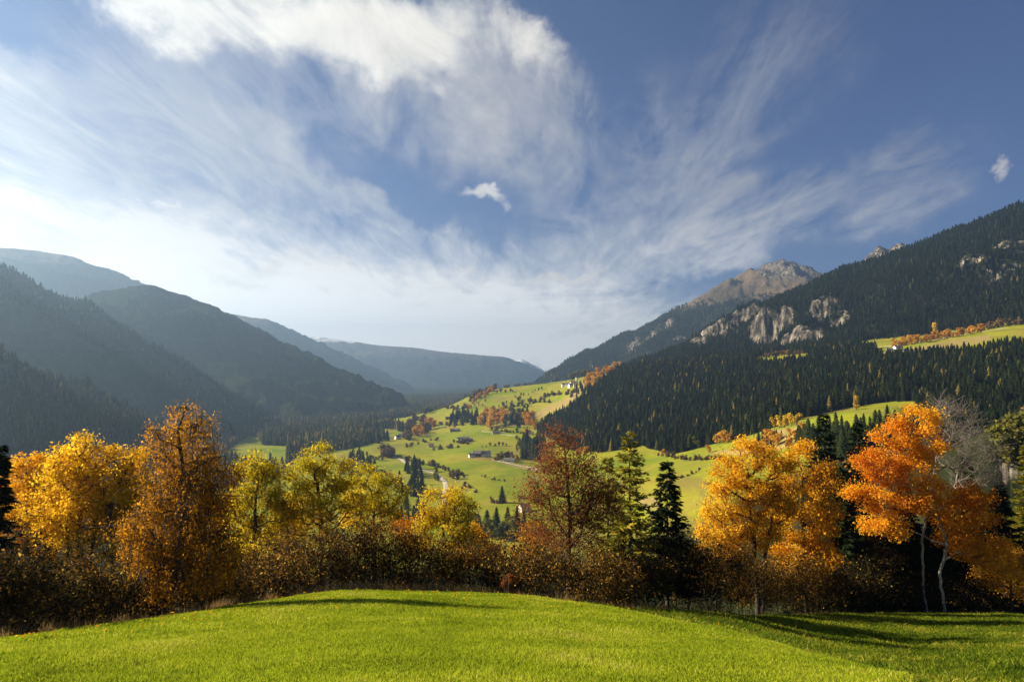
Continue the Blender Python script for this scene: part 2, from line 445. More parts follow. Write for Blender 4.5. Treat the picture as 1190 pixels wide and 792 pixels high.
# edge of the mown meadow along each bearing, and the fold where the lower meadow begins
EDGE = [(-700, 13), (-200, 15.5), (0, 19.2), (100, 21.3), (200, 23.8), (300, 26.6), (400, 29.5), (500, 29.6), (620, 29), (660, 28), (700, 31), (760, 36), (830, 41), (900, 51), (960, 58), (1040, 64), (1120, 68), (1190, 70), (1500, 71), (2200, 71)]
FOLD = [(-700, 99), (620, 99), (655, 30), (680, 27), (700, 25.6), (760, 23.6), (830, 20.6), (900, 18.2), (960, 15), (1040, 11.6), (1120, 8), (1190, 5), (2200, 2)]
_ea = [ray(p, 700)[0] for p, _ in EDGE]; _er = [r for _, r in EDGE]
_fa = [ray(p, 740)[0] for p, _ in FOLD]; _fr = [r for _, r in FOLD]
def edge_R(a): return np.interp(a, _ea, _er)
def fold_R(a): return np.interp(a, _fa, _fr)

def inpoly(px, py, poly):
    r = np.zeros(px.shape, bool)
    n = len(poly)
    for i in range(n):
        x1, y1 = poly[i]; x2, y2 = poly[(i + 1) % n]
        if y1 == y2: continue
        c_ = ((y1 > py) != (y2 > py)) & (px < (x2 - x1) * (py - y1) / (y2 - y1) + x1)
        r ^= c_
    return r

# land cover, as patches of the hillsides (outlined as they are seen on the terrain)
WOOD_HILL = [(622, 497), (640, 486), (655, 478), (680, 462), (700, 442), (735, 418), (800, 404), (860, 402), (905, 400), (960, 400), (1012, 404), (1050, 410), (1110, 411), (1160, 404), (1195, 402), (1420, 390), (1420, 640), (1130, 620), (1085, 500), (1062, 466), (1035, 466), (1000, 471), (965, 478), (930, 487), (880, 503), (845, 512), (810, 521), (780, 527), (755, 521), (745, 517), (725, 520), (700, 526), (672, 524), (655, 520), (645, 512), (630, 505)]
WOOD_LOWER = [(925, 512), (960, 507), (1000, 503), (1030, 496), (1060, 490), (1090, 500), (1110, 560), (1040, 560), (960, 545), (930, 520)]
WOOD_VALLEY = [(120, 560), (180, 525), (235, 497), (300, 490), (345, 492), (400, 494), (452, 492), (470, 498), (440, 505), (452, 511), (430, 518), (405, 521), (372, 527), (340, 532), (332, 545), (300, 560), (200, 575)]
CLEARINGS = [[(262, 524), (276, 514), (290, 505), (298, 507), (306, 517), (309, 517), (334, 518), (332, 544), (306, 542), (265, 540)],
             [(405, 522), (425, 517), (440, 512), (470, 505), (470, 500), (440, 497), (426, 498), (425, 502), (447, 503), (456, 514), (440, 526), (405, 532)]]
TERRACE = [(870, 423), (880, 414), (905, 411), (945, 410), (945, 417), (920, 420), (900, 422)]
TERRACE2 = [(1015, 416), (1020, 404), (1060, 396), (1110, 388), (1150, 380), (1195, 374), (1300, 366), (1300, 398), (1190, 402), (1155, 404), (1100, 410), (1050, 414)]
BROWN_SLOPE = [(660, 462), (675, 445), (700, 430), (725, 420), (735, 424), (715, 434), (700, 442), (682, 460), (672, 466)]

def cover(x, y, z, rid, R):
    """meadow, forest, alpine weights"""
    px, py = proj(x, y, z)
    n = fbm(x / 60, y / 60, 4, 44)
    jx, jy = px + 5 * n * np.clip(R / 1500, .3, 1), py + 2 * n
    forest = np.zeros(x.shape)
    mid = (R > 480) & (R < 1800) & (rid < 0)
    forest[mid & inpoly(jx, jy, WOOD_HILL)] = 1
    forest[mid & inpoly(jx, jy, WOOD_LOWER)] = 1
    val = (rid < 0) & (R > 700) & (px < 500)
    forest[val & inpoly(jx, jy, WOOD_VALLEY)] = 1
    forest[(rid < 0) & (px < 240) & (R > 300)] = 1
    forest[(rid < 0) & (px > 1085) & (R > 60) & (R < 1150)] = 1
    forest[(rid < 0) & (R > 2250)] = 1
    forest[(rid < 0) & (R > 1700) & (px > 690)] = 1
    for c_ in CLEARINGS: forest[(R > 500) & (rid < 0) & inpoly(px, py, c_)] = 0
    forest[rid >= 0] = 1
    near = (R < 2000) & (R > 1200)
    ter = near & (inpoly(jx, jy, TERRACE) | inpoly(jx, jy, TERRACE2))
    forest[ter] = 0
    forest[(R > 1400) & (R < 2300) & (rid < 0) & inpoly(px, py, BROWN_SLOPE)] = 0.12
    return forest, px, py

# ------------------------------------------------------------------ mesh helpers
def build(name, verts, quads=None, tris=None, mats=(), fattr=None, mi=None, smooth=False, parent=None, link=True, vcol=None):
    me = bpy.data.meshes.new(name)
    verts = np.asarray(verts, np.float32)
    me.vertices.add(len(verts)); me.vertices.foreach_set('co', verts.ravel())
    nq = 0 if quads is None else len(quads); nt = 0 if tris is None else len(tris)
    idx = []
    if nq: idx.append(np.asarray(quads, np.int32).ravel())
    if nt: idx.append(np.asarray(tris, np.int32).ravel())
    idx = np.concatenate(idx)
    me.loops.add(len(idx)); me.loops.foreach_set('vertex_index', idx)
    st = np.concatenate([np.arange(nq) * 4, nq * 4 + np.arange(nt) * 3]).astype(np.int32)
    me.polygons.add(nq + nt); me.polygons.foreach_set('loop_start', st)
    if mi is not None: me.polygons.foreach_set('material_index', np.asarray(mi, np.int32))
    if smooth: me.polygons.foreach_set('use_smooth', np.ones(nq + nt, bool))
    for m in mats: me.materials.append(m)
    if fattr is not None:
        at = me.attributes.new('tint', 'FLOAT', 'FACE'); at.data.foreach_set('value', np.asarray(fattr, np.float32))
    if vcol:
        for k, arr in vcol.items():
            at = me.attributes.new(k, 'FLOAT_COLOR', 'POINT')
            at.data.foreach_set('color', np.concatenate([arr, np.ones((len(arr), 1))], 1).astype(np.float32).ravel())
    me.update(calc_edges=True)
    o = bpy.data.objects.new(name, me)
    if link: COL.objects.link(o)
    if parent: o.parent = parent
    return o

def tag(o, label=None, cat=None, group=None, kind=None):
    if label: o['label'] = label
    if cat: o['category'] = cat
    if group: o['group'] = group
    if kind: o['kind'] = kind
    return o
def empty(name, loc, rz=0.0):
    o = bpy.data.objects.new(name, None); COL.objects.link(o)
    o.location = loc; o.rotation_euler = (0, 0, rz); o.empty_display_size = 0.5
    return o

# ------------------------------------------------------------------ materials
def leaf_material(name, stops, trans=0.45, objrand=False, rough=0.6):
    m, t, out = material(name)
    if objrand:
        oi = t.new('ShaderNodeObjectInfo'); f = oi.outputs['Random']
        at = t.new('ShaderNodeAttribute', attribute_name='tint')
        f = t.math('MULTIPLY_ADD', at.outputs['Fac'], 0.35, t.math('MULTIPLY', f, 0.65))
    else:
        at = t.new('ShaderNodeAttribute', attribute_name='tint'); f = at.outputs['Fac']
    c = t.ramp(f, stops)
    d = t.new('ShaderNodeBsdfDiffuse'); t.l.new(c, d.inputs[0])
    if trans > 0:
        tr = t.new('ShaderNodeBsdfTranslucent'); t.l.new(c, tr.inputs[0])
        mx = t.new('ShaderNodeMixShader'); mx.inputs[0].default_value = trans
        t.l.new(d.outputs[0], mx.inputs[1]); t.l.new(tr.outputs[0], mx.inputs[2])
        t.l.new(mx.outputs[0], out.inputs[0])
    else: t.l.new(d.outputs[0], out.inputs[0])
    return m

def bark_material(name, a, b, scale=6.0):
    m, t, out = material(name)
    tc = t.new('ShaderNodeTexCoord')
    mp = t.new('ShaderNodeMapping'); t.l.new(tc.outputs['Object'], mp.inputs[0]); mp.inputs['Scale'].default_value = (1, 1, .35)
    n = t.noise(mp.outputs[0], scale, 6, .65)
    c = t.mix(t.rng(n, .35, .65), a, b)
    p = t.new('ShaderNodeBsdfPrincipled'); t.l.new(c, p.inputs['Base Color']); p.inputs['Roughness'].default_value = .9
    bp = t.new('ShaderNodeBump'); bp.inputs['Strength'].default_value = .6; bp.inputs['Distance'].default_value = .03
    t.l.new(n, bp.inputs['Height']); t.l.new(bp.outputs[0], p.inputs['Normal'])
    t.l.new(p.outputs[0], out.inputs[0])
    return m

def plain_material(name, col, rough=.85, var=.25, scale=1.5):
    m, t, out = material(name)
    tc = t.new('ShaderNodeTexCoord')
    n = t.noise(tc.outputs['Object'], scale, 5, .6)
    c = t.mix(t.rng(n, .3, .7), tuple(v * (1 - var) for v in col), tuple(min(1, v * (1 + var)) for v in col))
    p = t.new('ShaderNodeBsdfPrincipled'); t.l.new(c, p.inputs['Base Color']); p.inputs['Roughness'].default_value = rough
    t.l.new(p.outputs[0], out.inputs[0])
    return m

BARK = bark_material('dark bark', (.016, .012, .009), (.055, .042, .030))
PALE = bark_material('pale bark', (.10, .088, .072), (.44, .40, .34), 5.0)
GREYB = bark_material('grey bark', (.10, .080, .064), (.24, .20, .16), 7.0)
YELLOW = leaf_material('yellow leaves', [(0, (.58, .29, .014)), (.45, (.82, .50, .020)), (1, (.90, .66, .05))], .5)
YGREEN = leaf_material('yellow green leaves', [(0, (.16, .16, .012)), (.4, (.44, .38, .016)), (.75, (.70, .52, .02)), (1, (.80, .44, .02))], .5)
GOLD = leaf_material('golden brown leaves', [(0, (.16, .070, .010)), (.4, (.40, .18, .012)), (.8, (.62, .29, .016)), (1, (.66, .38, .03))], .5)
ORANGE = leaf_material('orange leaves', [(0, (.48, .19, .012)), (.45, (.76, .39, .018)), (1, (.84, .54, .035))], .5)
FLAME = leaf_material('flame orange leaves', [(0, (.52, .12, .014)), (.35, (.70, .25, .016)), (.7, (.78, .36, .018)), (1, (.80, .46, .03))], .5)
RUSSET = leaf_material('russet leaves', [(0, (.09, .034, .016)), (.5, (.24, .085, .028)), (1, (.40, .16, .04))])
BROWN = leaf_material('brown hazel leaves', [(0, (.018, .016, .006)), (.45, (.055, .034, .009)), (.72, (.20, .095, .016)), (.9, (.42, .22, .03)), (1, (.52, .36, .07))])  # thicket shade and sunlit flecks painted in: near-black leaves, a few bright ones
OLIVE = leaf_material('dark olive leaves', [(0, (.012, .012, .005)), (.5, (.034, .027, .008)), (.8, (.13, .080, .016)), (.95, (.40, .26, .05)), (1, (.46, .34, .08))])  # same contrast put into the colour: dark for shade, top stops for sunlit leaves
REDS = leaf_material('red sapling leaves', [(0, (.22, .05, .02)), (1, (.45, .17, .03))])
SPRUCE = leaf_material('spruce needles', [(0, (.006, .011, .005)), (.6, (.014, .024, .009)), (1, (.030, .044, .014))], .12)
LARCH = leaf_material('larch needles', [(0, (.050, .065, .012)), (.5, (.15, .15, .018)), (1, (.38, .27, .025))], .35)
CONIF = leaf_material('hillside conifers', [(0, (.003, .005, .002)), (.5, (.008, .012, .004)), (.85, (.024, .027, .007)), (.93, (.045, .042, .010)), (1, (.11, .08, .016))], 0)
CONIFO = leaf_material('single conifers', [(0, (.005, .009, .004)), (.55, (.013, .020, .006)), (1, (.036, .040, .010))], 0, True)
LYEL = leaf_material('distant yellow trees', [(0, (.36, .22, .015)), (1, (.62, .42, .03))], .3, True)
LORA = leaf_material('distant orange trees', [(0, (.30, .13, .015)), (.5, (.50, .24, .02)), (1, (.55, .33, .03))], .3, True)
LOLI = leaf_material('distant olive trees', [(0, (.05, .055, .015)), (1, (.17, .15, .025))], .2, True)
LBRO = leaf_material('distant brown bushes', [(0, (.055, .040, .020)), (.6, (.13, .080, .035)), (1, (.20, .12, .045))], .1, True)
GRASSM = leaf_material('meadow grass', [(0, (.070, .110, .008)), (.45, (.225, .285, .014)), (.85, (.38, .40, .024)), (1, (.50, .45, .11))], .45)
HERB = leaf_material('lower meadow herbs', [(0, (.03, .056, .006)), (.5, (.095, .14, .010)), (.85, (.25, .26, .02)), (1, (.45, .35, .07))], .45)
DRY = leaf_material('dry grass', [(0, (.12, .075, .03)), (1, (.42, .29, .12))], .3)

# ------------------------------------------------------------------ ground
rng = np.random.default_rng(7)
def ground_material():
    m, t, out = material('ground')
    A = t.new('ShaderNodeAttribute', attribute_name='cover'); s = t.new('ShaderNodeSeparateColor'); t.l.new(A.outputs['Color'], s.inputs[0])
    B = t.new('ShaderNodeAttribute', attribute_name='cover2'); s2 = t.new('ShaderNodeSeparateColor'); t.l.new(B.outputs['Color'], s2.inputs[0])
    g = t.new('ShaderNodeNewGeometry'); P = g.outputs['Position']
    n1 = t.noise(P, .012, 6, .6); n2 = t.noise(P, .11, 5, .6); n3 = t.noise(P, 1.4, 5, .6); nf = t.noise(P, .045, 6, .7)
    # woodland floor, seen from far off between crowns
    wood = t.ramp(nf, [(.30, (.008, .012, .005)), (.55, (.019, .024, .009)), (.75, (.05, .042, .016))])
    mead = t.ramp(n1, [(.28, (.10, .150, .010)), (.42, (.16, .190, .012)), (.56, (.22, .21, .018)), (.70, (.21, .16, .036))])
    mpc = t.new('ShaderNodeMapping'); t.l.new(P, mpc.inputs[0]); mpc.inputs['Scale'].default_value = (.006, .006, .11)
    ter = t.noise(mpc.outputs[0], 1.0, 6, .62)
    mead = t.mix(t.rng(ter, .50, .66, 0, .75), mead, (.155, .125, .035))
    mead = t.mix(t.rng(ter, .30, .40, .45, 0), mead, (.10, .17, .012))
    fields = t.new('ShaderNodeTexVoronoi'); t.put(fields.inputs['Vector'], P); fields.inputs['Scale'].default_value = .0085
    fs = t.new('ShaderNodeSeparateColor'); t.l.new(fields.outputs['Color'], fs.inputs[0])
    mead = t.mix(t.rng(fs.outputs[0], .55, .6, 0, .28), mead, (.20, .19, .03))
    mead = t.mix(t.rng(fs.outputs[1], .70, .75, 0, .30), mead, (.10, .15, .012))
    mead = t.mix(t.rng(n2, .48, .72, 0, .35), mead, (.13, .105, .028))
    lawn = t.ramp(n3, [(.3, (.10, .13, .008)), (.6, (.20, .235, .010)), (.8, (.27, .28, .016))])
    rockn = t.noise(P, .05, 8, .7)
    mpz = t.new('ShaderNodeMapping'); t.l.new(P, mpz.inputs[0]); mpz.inputs['Scale'].default_value = (1, 1, .22)
    crack = t.noise(mpz.outputs[0], .075, 8, .72)
    rock = t.ramp(crack, [(.36, (.016, .015, .011)), (.47, (.060, .053, .042)), (.56, (.19, .165, .125)), (.68, (.36, .315, .245))])
    alp = t.ramp(t.noise(P, .006, 8, .65), [(.30, (.045, .042, .022)), (.5, (.105, .078, .046)), (.7, (.16, .115, .070))])
    c = t.mix(s.outputs[0], wood, mead)
    af = t.rng(t.math('ADD', s.outputs[2], t.math('MULTIPLY', t.math('SUBTRACT', t.noise(P, .01, 6, .65), .5), .9)), .35, .65)
    c = t.mix(af, c, alp)
    dry = t.mix(t.rng(n2, .3, .7), (.19, .15, .055), (.29, .20, .09))
    c = t.mix(s2.outputs[1], c, dry)
    rf = t.rng(t.math('ADD', s.outputs[1], t.math('MULTIPLY', t.math('SUBTRACT', rockn, .5), 2.2)), .40, .56)
    c = t.mix(rf, c, rock)
    sf = t.rng(t.math('ADD', s2.outputs[0], t.math('MULTIPLY', t.math('SUBTRACT', t.noise(P, .006, 8, .7), .5), 1.2)), .45, .6)
    c = t.mix(sf, c, (.75, .76, .78))
    c = t.mix(s2.outputs[2], c, lawn)
    p = t.new('ShaderNodeBsdfDiffuse'); t.l.new(c, p.inputs[0])
    bp = t.new('ShaderNodeBump'); bp.inputs['Strength'].default_value = .75; bp.inputs['Distance'].default_value = 16.0
    far = t.rng(t.vmath('LENGTH', P, out=1), 500, 1500)
    hgt = t.math('MULTIPLY', far, t.math('MULTIPLY', t.math('SUBTRACT', 1.0, s.outputs[0]), t.math('ADD', nf, t.math('MULTIPLY', crack, .8))))
    t.l.new(hgt, bp.inputs['Height']); t.l.new(bp.outputs[0], p.inputs['Normal'])
    t.l.new(p.outputs[0], out.inputs[0])
    return m

def make_ground():
    az_ = np.radians(np.concatenate([np.arange(-180, -46, 3.0), np.arange(-46, 46.01, 0.10), np.arange(49, 180, 3.0)]))
    Rr = np.concatenate([np.geomspace(1.5, 60, 170)[:-1], np.geomspace(60, 600, 90)[:-1], np.geomspace(600, 3200, 330)[:-1], np.geomspace(3200, 8000, 150)[:-1], np.geomspace(8000, 10800, 50)])
    na, nr = len(az_), len(Rr)
    Ag, Rg = np.meshgrid(az_, Rr, indexing='ij')
    x = (Rg * np.sin(Ag)).ravel(); y = (Rg * np.cos(Ag)).ravel()
    z, rid, rock = H(x, y, True)
    R = Rg.ravel(); a = Ag.ravel()
    forest, px, py = cover(x, y, z, rid, R)
    # keep the sheet a little under the far edges of cover patches
    lawn = np.clip((edge_R(a) + .4 - R) / .8, 0, 1)
    meadow = (1 - forest) * np.clip((R - 500 - 60 * fbm(x / 70, y / 70, 3, 55)) / 30, 0, 1)
    alpine = np.zeros(len(x))
    def band(i, lo, hi):
        return np.where(rid == i, np.clip((z - lo) / (hi - lo), 0, 1), 0)
    alpine = np.maximum.reduce([band(8, 370, 500), band(9, 330, 450), band(3, 580, 860), band(2, 330, 560), band(4, 350, 620), band(5, 170, 370), np.where(rid == 6, 1, 0)])
    rock2 = np.where(rid == 8, np.clip((px - 868) / 22, 0, 1) * np.clip((z - 520) / 130, 0, 1) * .8, 0)
    rock2 = np.maximum(rock2, np.where(rid == 9, .75, 0))
    rock = np.maximum(np.where(np.isin(rid, [7, 8, 10, -1]), rock, 0), rock2)
    snow = np.where(rid == 5, np.clip((z - 400) / 150, 0, .62), 0) + np.where(rid == 6, .62, 0) + np.where(rid == 3, np.clip((z - 950) / 100, 0, .5), 0)
    dry = np.zeros(len(x))
    m = (rid < 0) & (R > 400)
    for poly in ([(572, 534), (590, 537), (628, 543), (628, 549), (600, 543), (575, 536)], [(735, 572), (768, 580), (775, 596), (745, 590)], BROWN_SLOPE,
                 [(590, 495), (640, 470), (660, 462), (672, 466), (640, 478), (610, 495)], [(1015, 412), (1100, 396), (1150, 388), (1150, 396), (1060, 412)],
                 [(820, 526), (860, 520), (890, 500), (930, 496), (930, 515), (880, 530)]):
        dry[m & inpoly(px + 2 * fbm(x / 40, y / 40, 3, 77), py, poly)] = .75
    meadow = np.clip(meadow, 0, 1)
    under = np.clip((R - edge_R(a)) / 3, 0, 1) * (R < 330)
    cov = np.stack([meadow, np.clip(rock, 0, 1.2), alpine], 1); cov2 = np.stack([snow, dry + 0 * under, lawn], 1)
    global ZMIN, ZMAX
    ZMIN, ZMAX = float(z.min()), float(z.max())
    V = np.stack([x, y, z], 1)
    i, j = np.meshgrid(np.arange(na - 1), np.arange(nr - 1), indexing='ij')
    q = np.stack([i * nr + j, (i + 1) * nr + j, (i + 1) * nr + j + 1, i * nr + j + 1], -1).reshape(-1, 4)
    i2 = np.arange(nr - 1)
    q2 = np.stack([(na - 1) * nr + i2, i2, i2 + 1, (na - 1) * nr + i2 + 1], -1)
    V = np.concatenate([V, [[0, 0, -1.62]]])
    cov = np.concatenate([cov, [[0, 0, 0]]]); cov2 = np.concatenate([cov2, [[0, 0, 1]]])
    ci = len(V) - 1
    tri = np.stack([np.full(na, ci), np.roll(np.arange(na), -1) * nr, np.arange(na) * nr], -1)
    q = np.concatenate([q, q2])[:, ::-1]
    o = build('ground', V, q, tri[:, ::-1], [ground_material()], smooth=True, vcol={'cover': cov, 'cover2': cov2})
    if o.data.polygons[1000].normal.z < 0: o.data.flip_normals()
    return tag(o, kind='structure')
make_ground()

# line-of-sight table, to leave out trees that stand wholly behind hills
_va = np.radians(np.linspace(-43, 43, 430)); _vr = np.geomspace(60, 16000, 520)
_A2, _R2 = np.meshgrid(_va, _vr, indexing='ij')
_ht = H((_R2 * np.sin(_A2)).ravel(), (_R2 * np.cos(_A2)).ravel()).reshape(_A2.shape) / _R2
_rm = np.maximum.accumulate(_ht, 1)
_rm[:, _vr < 300] = -9
def seen(x, y, ztop, tol=.004):
    R = np.hypot(x, y); a = np.arctan2(x, y)
    i = np.clip(((a - _va[0]) / (_va[1] - _va[0])).round().astype(int), 0, len(_va) - 1)
    j = np.clip(np.searchsorted(_vr, R * .975) - 1, 0, len(_vr) - 1)
    return (ztop / R > _rm[i, j] - tol) & (np.abs(a) < math.radians(42))

# ------------------------------------------------------------------ prototypes for distant trees (unit height)
def proto_conifer(seed, tiers, spikes, rad=.23, droop=.5):
    r = np.random.default_rng(seed)
    V, T = [], []
    z0, z1 = .04, 1.0
    for k in range(tiers):
        f = k / tiers
        zt = min(z0 + (z1 - z0) * (f + 1.7 / tiers), 1.0) if k < tiers - 1 else 1.0
        zb = z0 + (z1 - z0) * f
        ra = rad * (1 - f) ** .72 * r.uniform(.85, 1.1)
        b = len(V); V.append((r.normal(0, .006), r.normal(0, .006), zt))
        ph = r.uniform(0, 2 * PI); n = spikes * 2
        for s in range(n):
            th = ph + 2 * PI * s / n
            rr = ra * (r.uniform(.85, 1.25) if s % 2 == 0 else r.uniform(.50, .70))
            V.append((rr * math.cos(th), rr * math.sin(th), zb + (r.uniform(-.02, .015) if s % 2 == 0 else .045)))
        for s in range(n): T.append((b, b + 1 + s, b + 1 + (s + 1) % n))
    return np.array(V), np.array(T)

def proto_broad(seed, lobes=6, n=260, size=.10, width=.34, trunk=True, zlo=.22):
    r = np.random.default_rng(seed)
    cs = np.stack([r.uniform(-width * .55, width * .55, lobes), r.uniform(-width * .55, width * .55, lobes), r.uniform(zlo + .15, .80, lobes)], 1)
    cs[0] = (0, 0, zlo + .12); cs[1] = (0, 0, zlo + .36)
    rs = r.uniform(.18, .25, lobes) * (width / .34) ** .5
    V, Q = [], []
    for i in range(n):
        k = r.integers(lobes)
        d = r.normal(size=3); d /= np.linalg.norm(d)
        p = cs[k] + d * rs[k] * r.uniform(.35, 1.0) * np.array([1, 1, .95])
        nn = d + r.normal(0, .5, 3); nn /= np.linalg.norm(nn)
        a = np.cross(nn, (0.3, .2, 1)); a /= np.linalg.norm(a); b = np.cross(nn, a)
        s = size * r.uniform(.6, 1.2) * .5
        base = len(V)
        V += [p - a * s, p - b * s * .8, p + a * s, p + b * s * .8]
        Q.append((base, base + 1, base + 2, base + 3))
    V = np.array(V)
    top = V[:, 2].max(); V[:, 2] *= 1.0 / top
    return V, np.array(Q)

def merged(name, protos, pos, h, wscale, tint, mat, seed=0):
    r = np.random.default_rng(seed)
    n = len(pos); which = r.integers(len(protos), size=n)
    VV, TT, FA, off = [], [], [], 0
    for k, (pv, ptri) in enumerate(protos):
        m = np.nonzero(which == k)[0]
        if not len(m): continue
        th = r.uniform(0, 2 * PI, len(m)); c_, s_ = np.cos(th), np.sin(th)
        hw = (h[m] * wscale[m])[:, None]
        X = pv[None, :, 0] * hw; Y = pv[None, :, 1] * hw; Z = pv[None, :, 2] * h[m][:, None]
        v = np.stack([X * c_[:, None] - Y * s_[:, None] + pos[m, 0][:, None], X * s_[:, None] + Y * c_[:, None] + pos[m, 1][:, None], Z + pos[m, 2][:, None]], -1)
        VV.append(v.reshape(-1, 3))
        TT.append((ptri[None] + (off + np.arange(len(m)) * len(pv))[:, None, None]).reshape(-1, ptri.shape[1]))
        FA.append(np.repeat(tint[m], len(ptri)))
        off += len(m) * len(pv)
    TT = np.concatenate(TT)
    return build(name, np.concatenate(VV), TT if TT.shape[1] == 4 else None, TT if TT.shape[1] == 3 else None, [mat], np.concatenate(FA))

def jitter_grid(s, R0, R1, seed, a0=-42, a1=42):
    r = np.random.default_rng(seed)
    xs = np.arange(-R1 * .75, R1 * .75, s); ys = np.arange(R0 * .70, R1, s)
    X, Y = np.meshgrid(xs, ys)
    X = X.ravel() + r.uniform(-.48, .48, X.size) * s; Y = Y.ravel() + r.uniform(-.48, .48, Y.size) * s
    R = np.hypot(X, Y); a = np.degrees(np.arctan2(X, Y))
    m = (R > R0) & (R < R1) & (a > a0) & (a < a1)
    return X[m], Y[m], R[m]

def forest_points(s, R0, R1, seed, keep=None, hmean=22):
    X, Y, R = jitter_grid(s, R0, R1, seed)
    z, rid, rock = H(X, Y, True)
    f, px, py = cover(X, Y, z, rid, R)
    r = np.random.default_rng(seed + 1)
    ok = (r.random(len(X)) < f) & (rock < .42)
    alp = np.zeros(len(X))
    for i, lo, hi in ((8, 370, 500), (9, 300, 400), (3, 580, 820), (2, 360, 500), (4, 350, 560), (5, 170, 320)):
        alp = np.maximum(alp, np.where(rid == i, np.clip((z - lo) / (hi - lo), 0, 1), 0))
    ok &= r.random(len(X)) > alp * 1.15
    h = hmean * np.clip(r.normal(1, .26, len(X)) + .35 * fbm(X / 55, Y / 55, 3, 19), .4, 1.7)
    ok &= fbm(X / 38 + 9, Y / 38, 3, 23) > -.42
    ok &= seen(X, Y, z + h)
    if keep is not None: ok &= keep(px, py, R, rid)
    return X[ok], Y[ok], z[ok] - .4, h[ok], R[ok], px[ok], py[ok], rid[ok]

PC_MID = [proto_conifer(i, 6, 5, .22) for i in range(5)]
PC_FAR = [proto_conifer(20 + i, 3, 4, .24) for i in range(4)]
PC_TINY = [proto_conifer(30 + i, 2, 3, .30) for i in range(3)]

def tints(n, seed, larch=.05, lo=.0, hi=.85):  # pale share: larches, plus sunlight painted on ridge and valley crowns
    r = np.random.default_rng(seed)
    v = np.clip(r.beta(2, 2.2, n) * (hi - lo) + lo, 0, .86)
    k = r.random(n) < larch
    v[k] = r.uniform(.90, 1, k.sum())
    return v

# the wood on the near hill: the nearest spruces one by one, the rest as one mass
def mid_keep(px, py, R, rid): return (px > 560) & (rid < 0)
X, Y, Z, Hh_, R, px, py, rid = forest_points(5.8, 480, 1720, 11, mid_keep, 14)
front = np.argsort(R)
vis = front[(px[front] > 600) & (px[front] < 1195)]
vis = [i for i in vis if py[i] < 545][:225]
single = np.zeros(len(X), bool); single[vis] = True
P = np.stack([X, Y, Z], 1)
CONQ = []
tn = tints(len(X), 3, .045)
tn = np.clip(tn + .12 * fbm(X / 90, Y / 90, 3, 61), 0, 1)
HILL_REST = (P[~single], Hh_[~single], tn[~single])
HILL_SINGLES = [(P[i], Hh_[i]) for i in vis]

def far_keep(px, py, R, rid): return (rid == 7)
X, Y, Z, Hh_, R, px, py, rid = forest_points(6.6, 1500, 2750, 21, far_keep, 13)
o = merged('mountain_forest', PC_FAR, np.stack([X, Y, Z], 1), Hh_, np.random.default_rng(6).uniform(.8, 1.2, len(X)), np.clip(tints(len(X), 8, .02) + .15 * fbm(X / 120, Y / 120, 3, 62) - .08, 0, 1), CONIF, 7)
tag(o, 'dark conifer forest on the steep mountain around the pale cliffs', 'forest', kind='stuff')
def ridge_keep(px, py, R, rid): return ((rid == 0) | ((rid < 0) & (px < 240)))
X, Y, Z, Hh_, R, px, py, rid = forest_points(7.5, 900, 2300, 31, ridge_keep, 17)
o = merged('ridge_forest', PC_FAR, np.stack([X, Y, Z], 1), Hh_, np.random.default_rng(9).uniform(.8, 1.2, len(X)), np.clip(tints(len(X), 10, .22, .2) + .25 * fbm(X / 60, Y / 60, 3, 63), 0, 1), CONIF, 8)  # extra pale trees and raised tints stand in for the sunlit crest
tag(o, 'shaded forest on the low ridge at the left with sunlit tree tops', 'forest', kind='stuff')
def valley_keep(px, py, R, rid): return (rid < 0) & (px >= 240) & (px < 560)
X, Y, Z, Hh_, R, px, py, rid = forest_points(7.5, 700, 4500, 41, valley_keep, 17)
o = merged('valley_forest', PC_FAR, np.stack([X, Y, Z], 1), Hh_, np.random.default_rng(9).uniform(.8, 1.2, len(X)), np.clip(tints(len(X), 12, .35, .55) + .3 * fbm(X / 80, Y / 80, 3, 64), 0, 1), CONIF, 9)  # tints raised to paint sunlight onto the valley crowns
tag(o, 'hazy conifer forest along the valley floor around the bright clearing', 'forest', kind='stuff')
def dist_keep(px, py, R, rid): return (rid == 1) | (rid == 8)
X, Y, Z, Hh_, R, px, py, rid = forest_points(10.5, 2000, 5400, 51, dist_keep, 13)
o = merged('distant_forest', PC_TINY, np.stack([X, Y, Z], 1), Hh_ * np.where(R > 3500, 1.15, 1), np.random.default_rng(10).uniform(.9, 1.4, len(X)), np.clip(tints(len(X), 14, .05) + .3 * fbm(X / 200, Y / 200, 4, 65), 0, 1), CONIF, 10)
tag(o, 'far forest fading to blue on the mountain slopes', 'forest', kind='stuff')

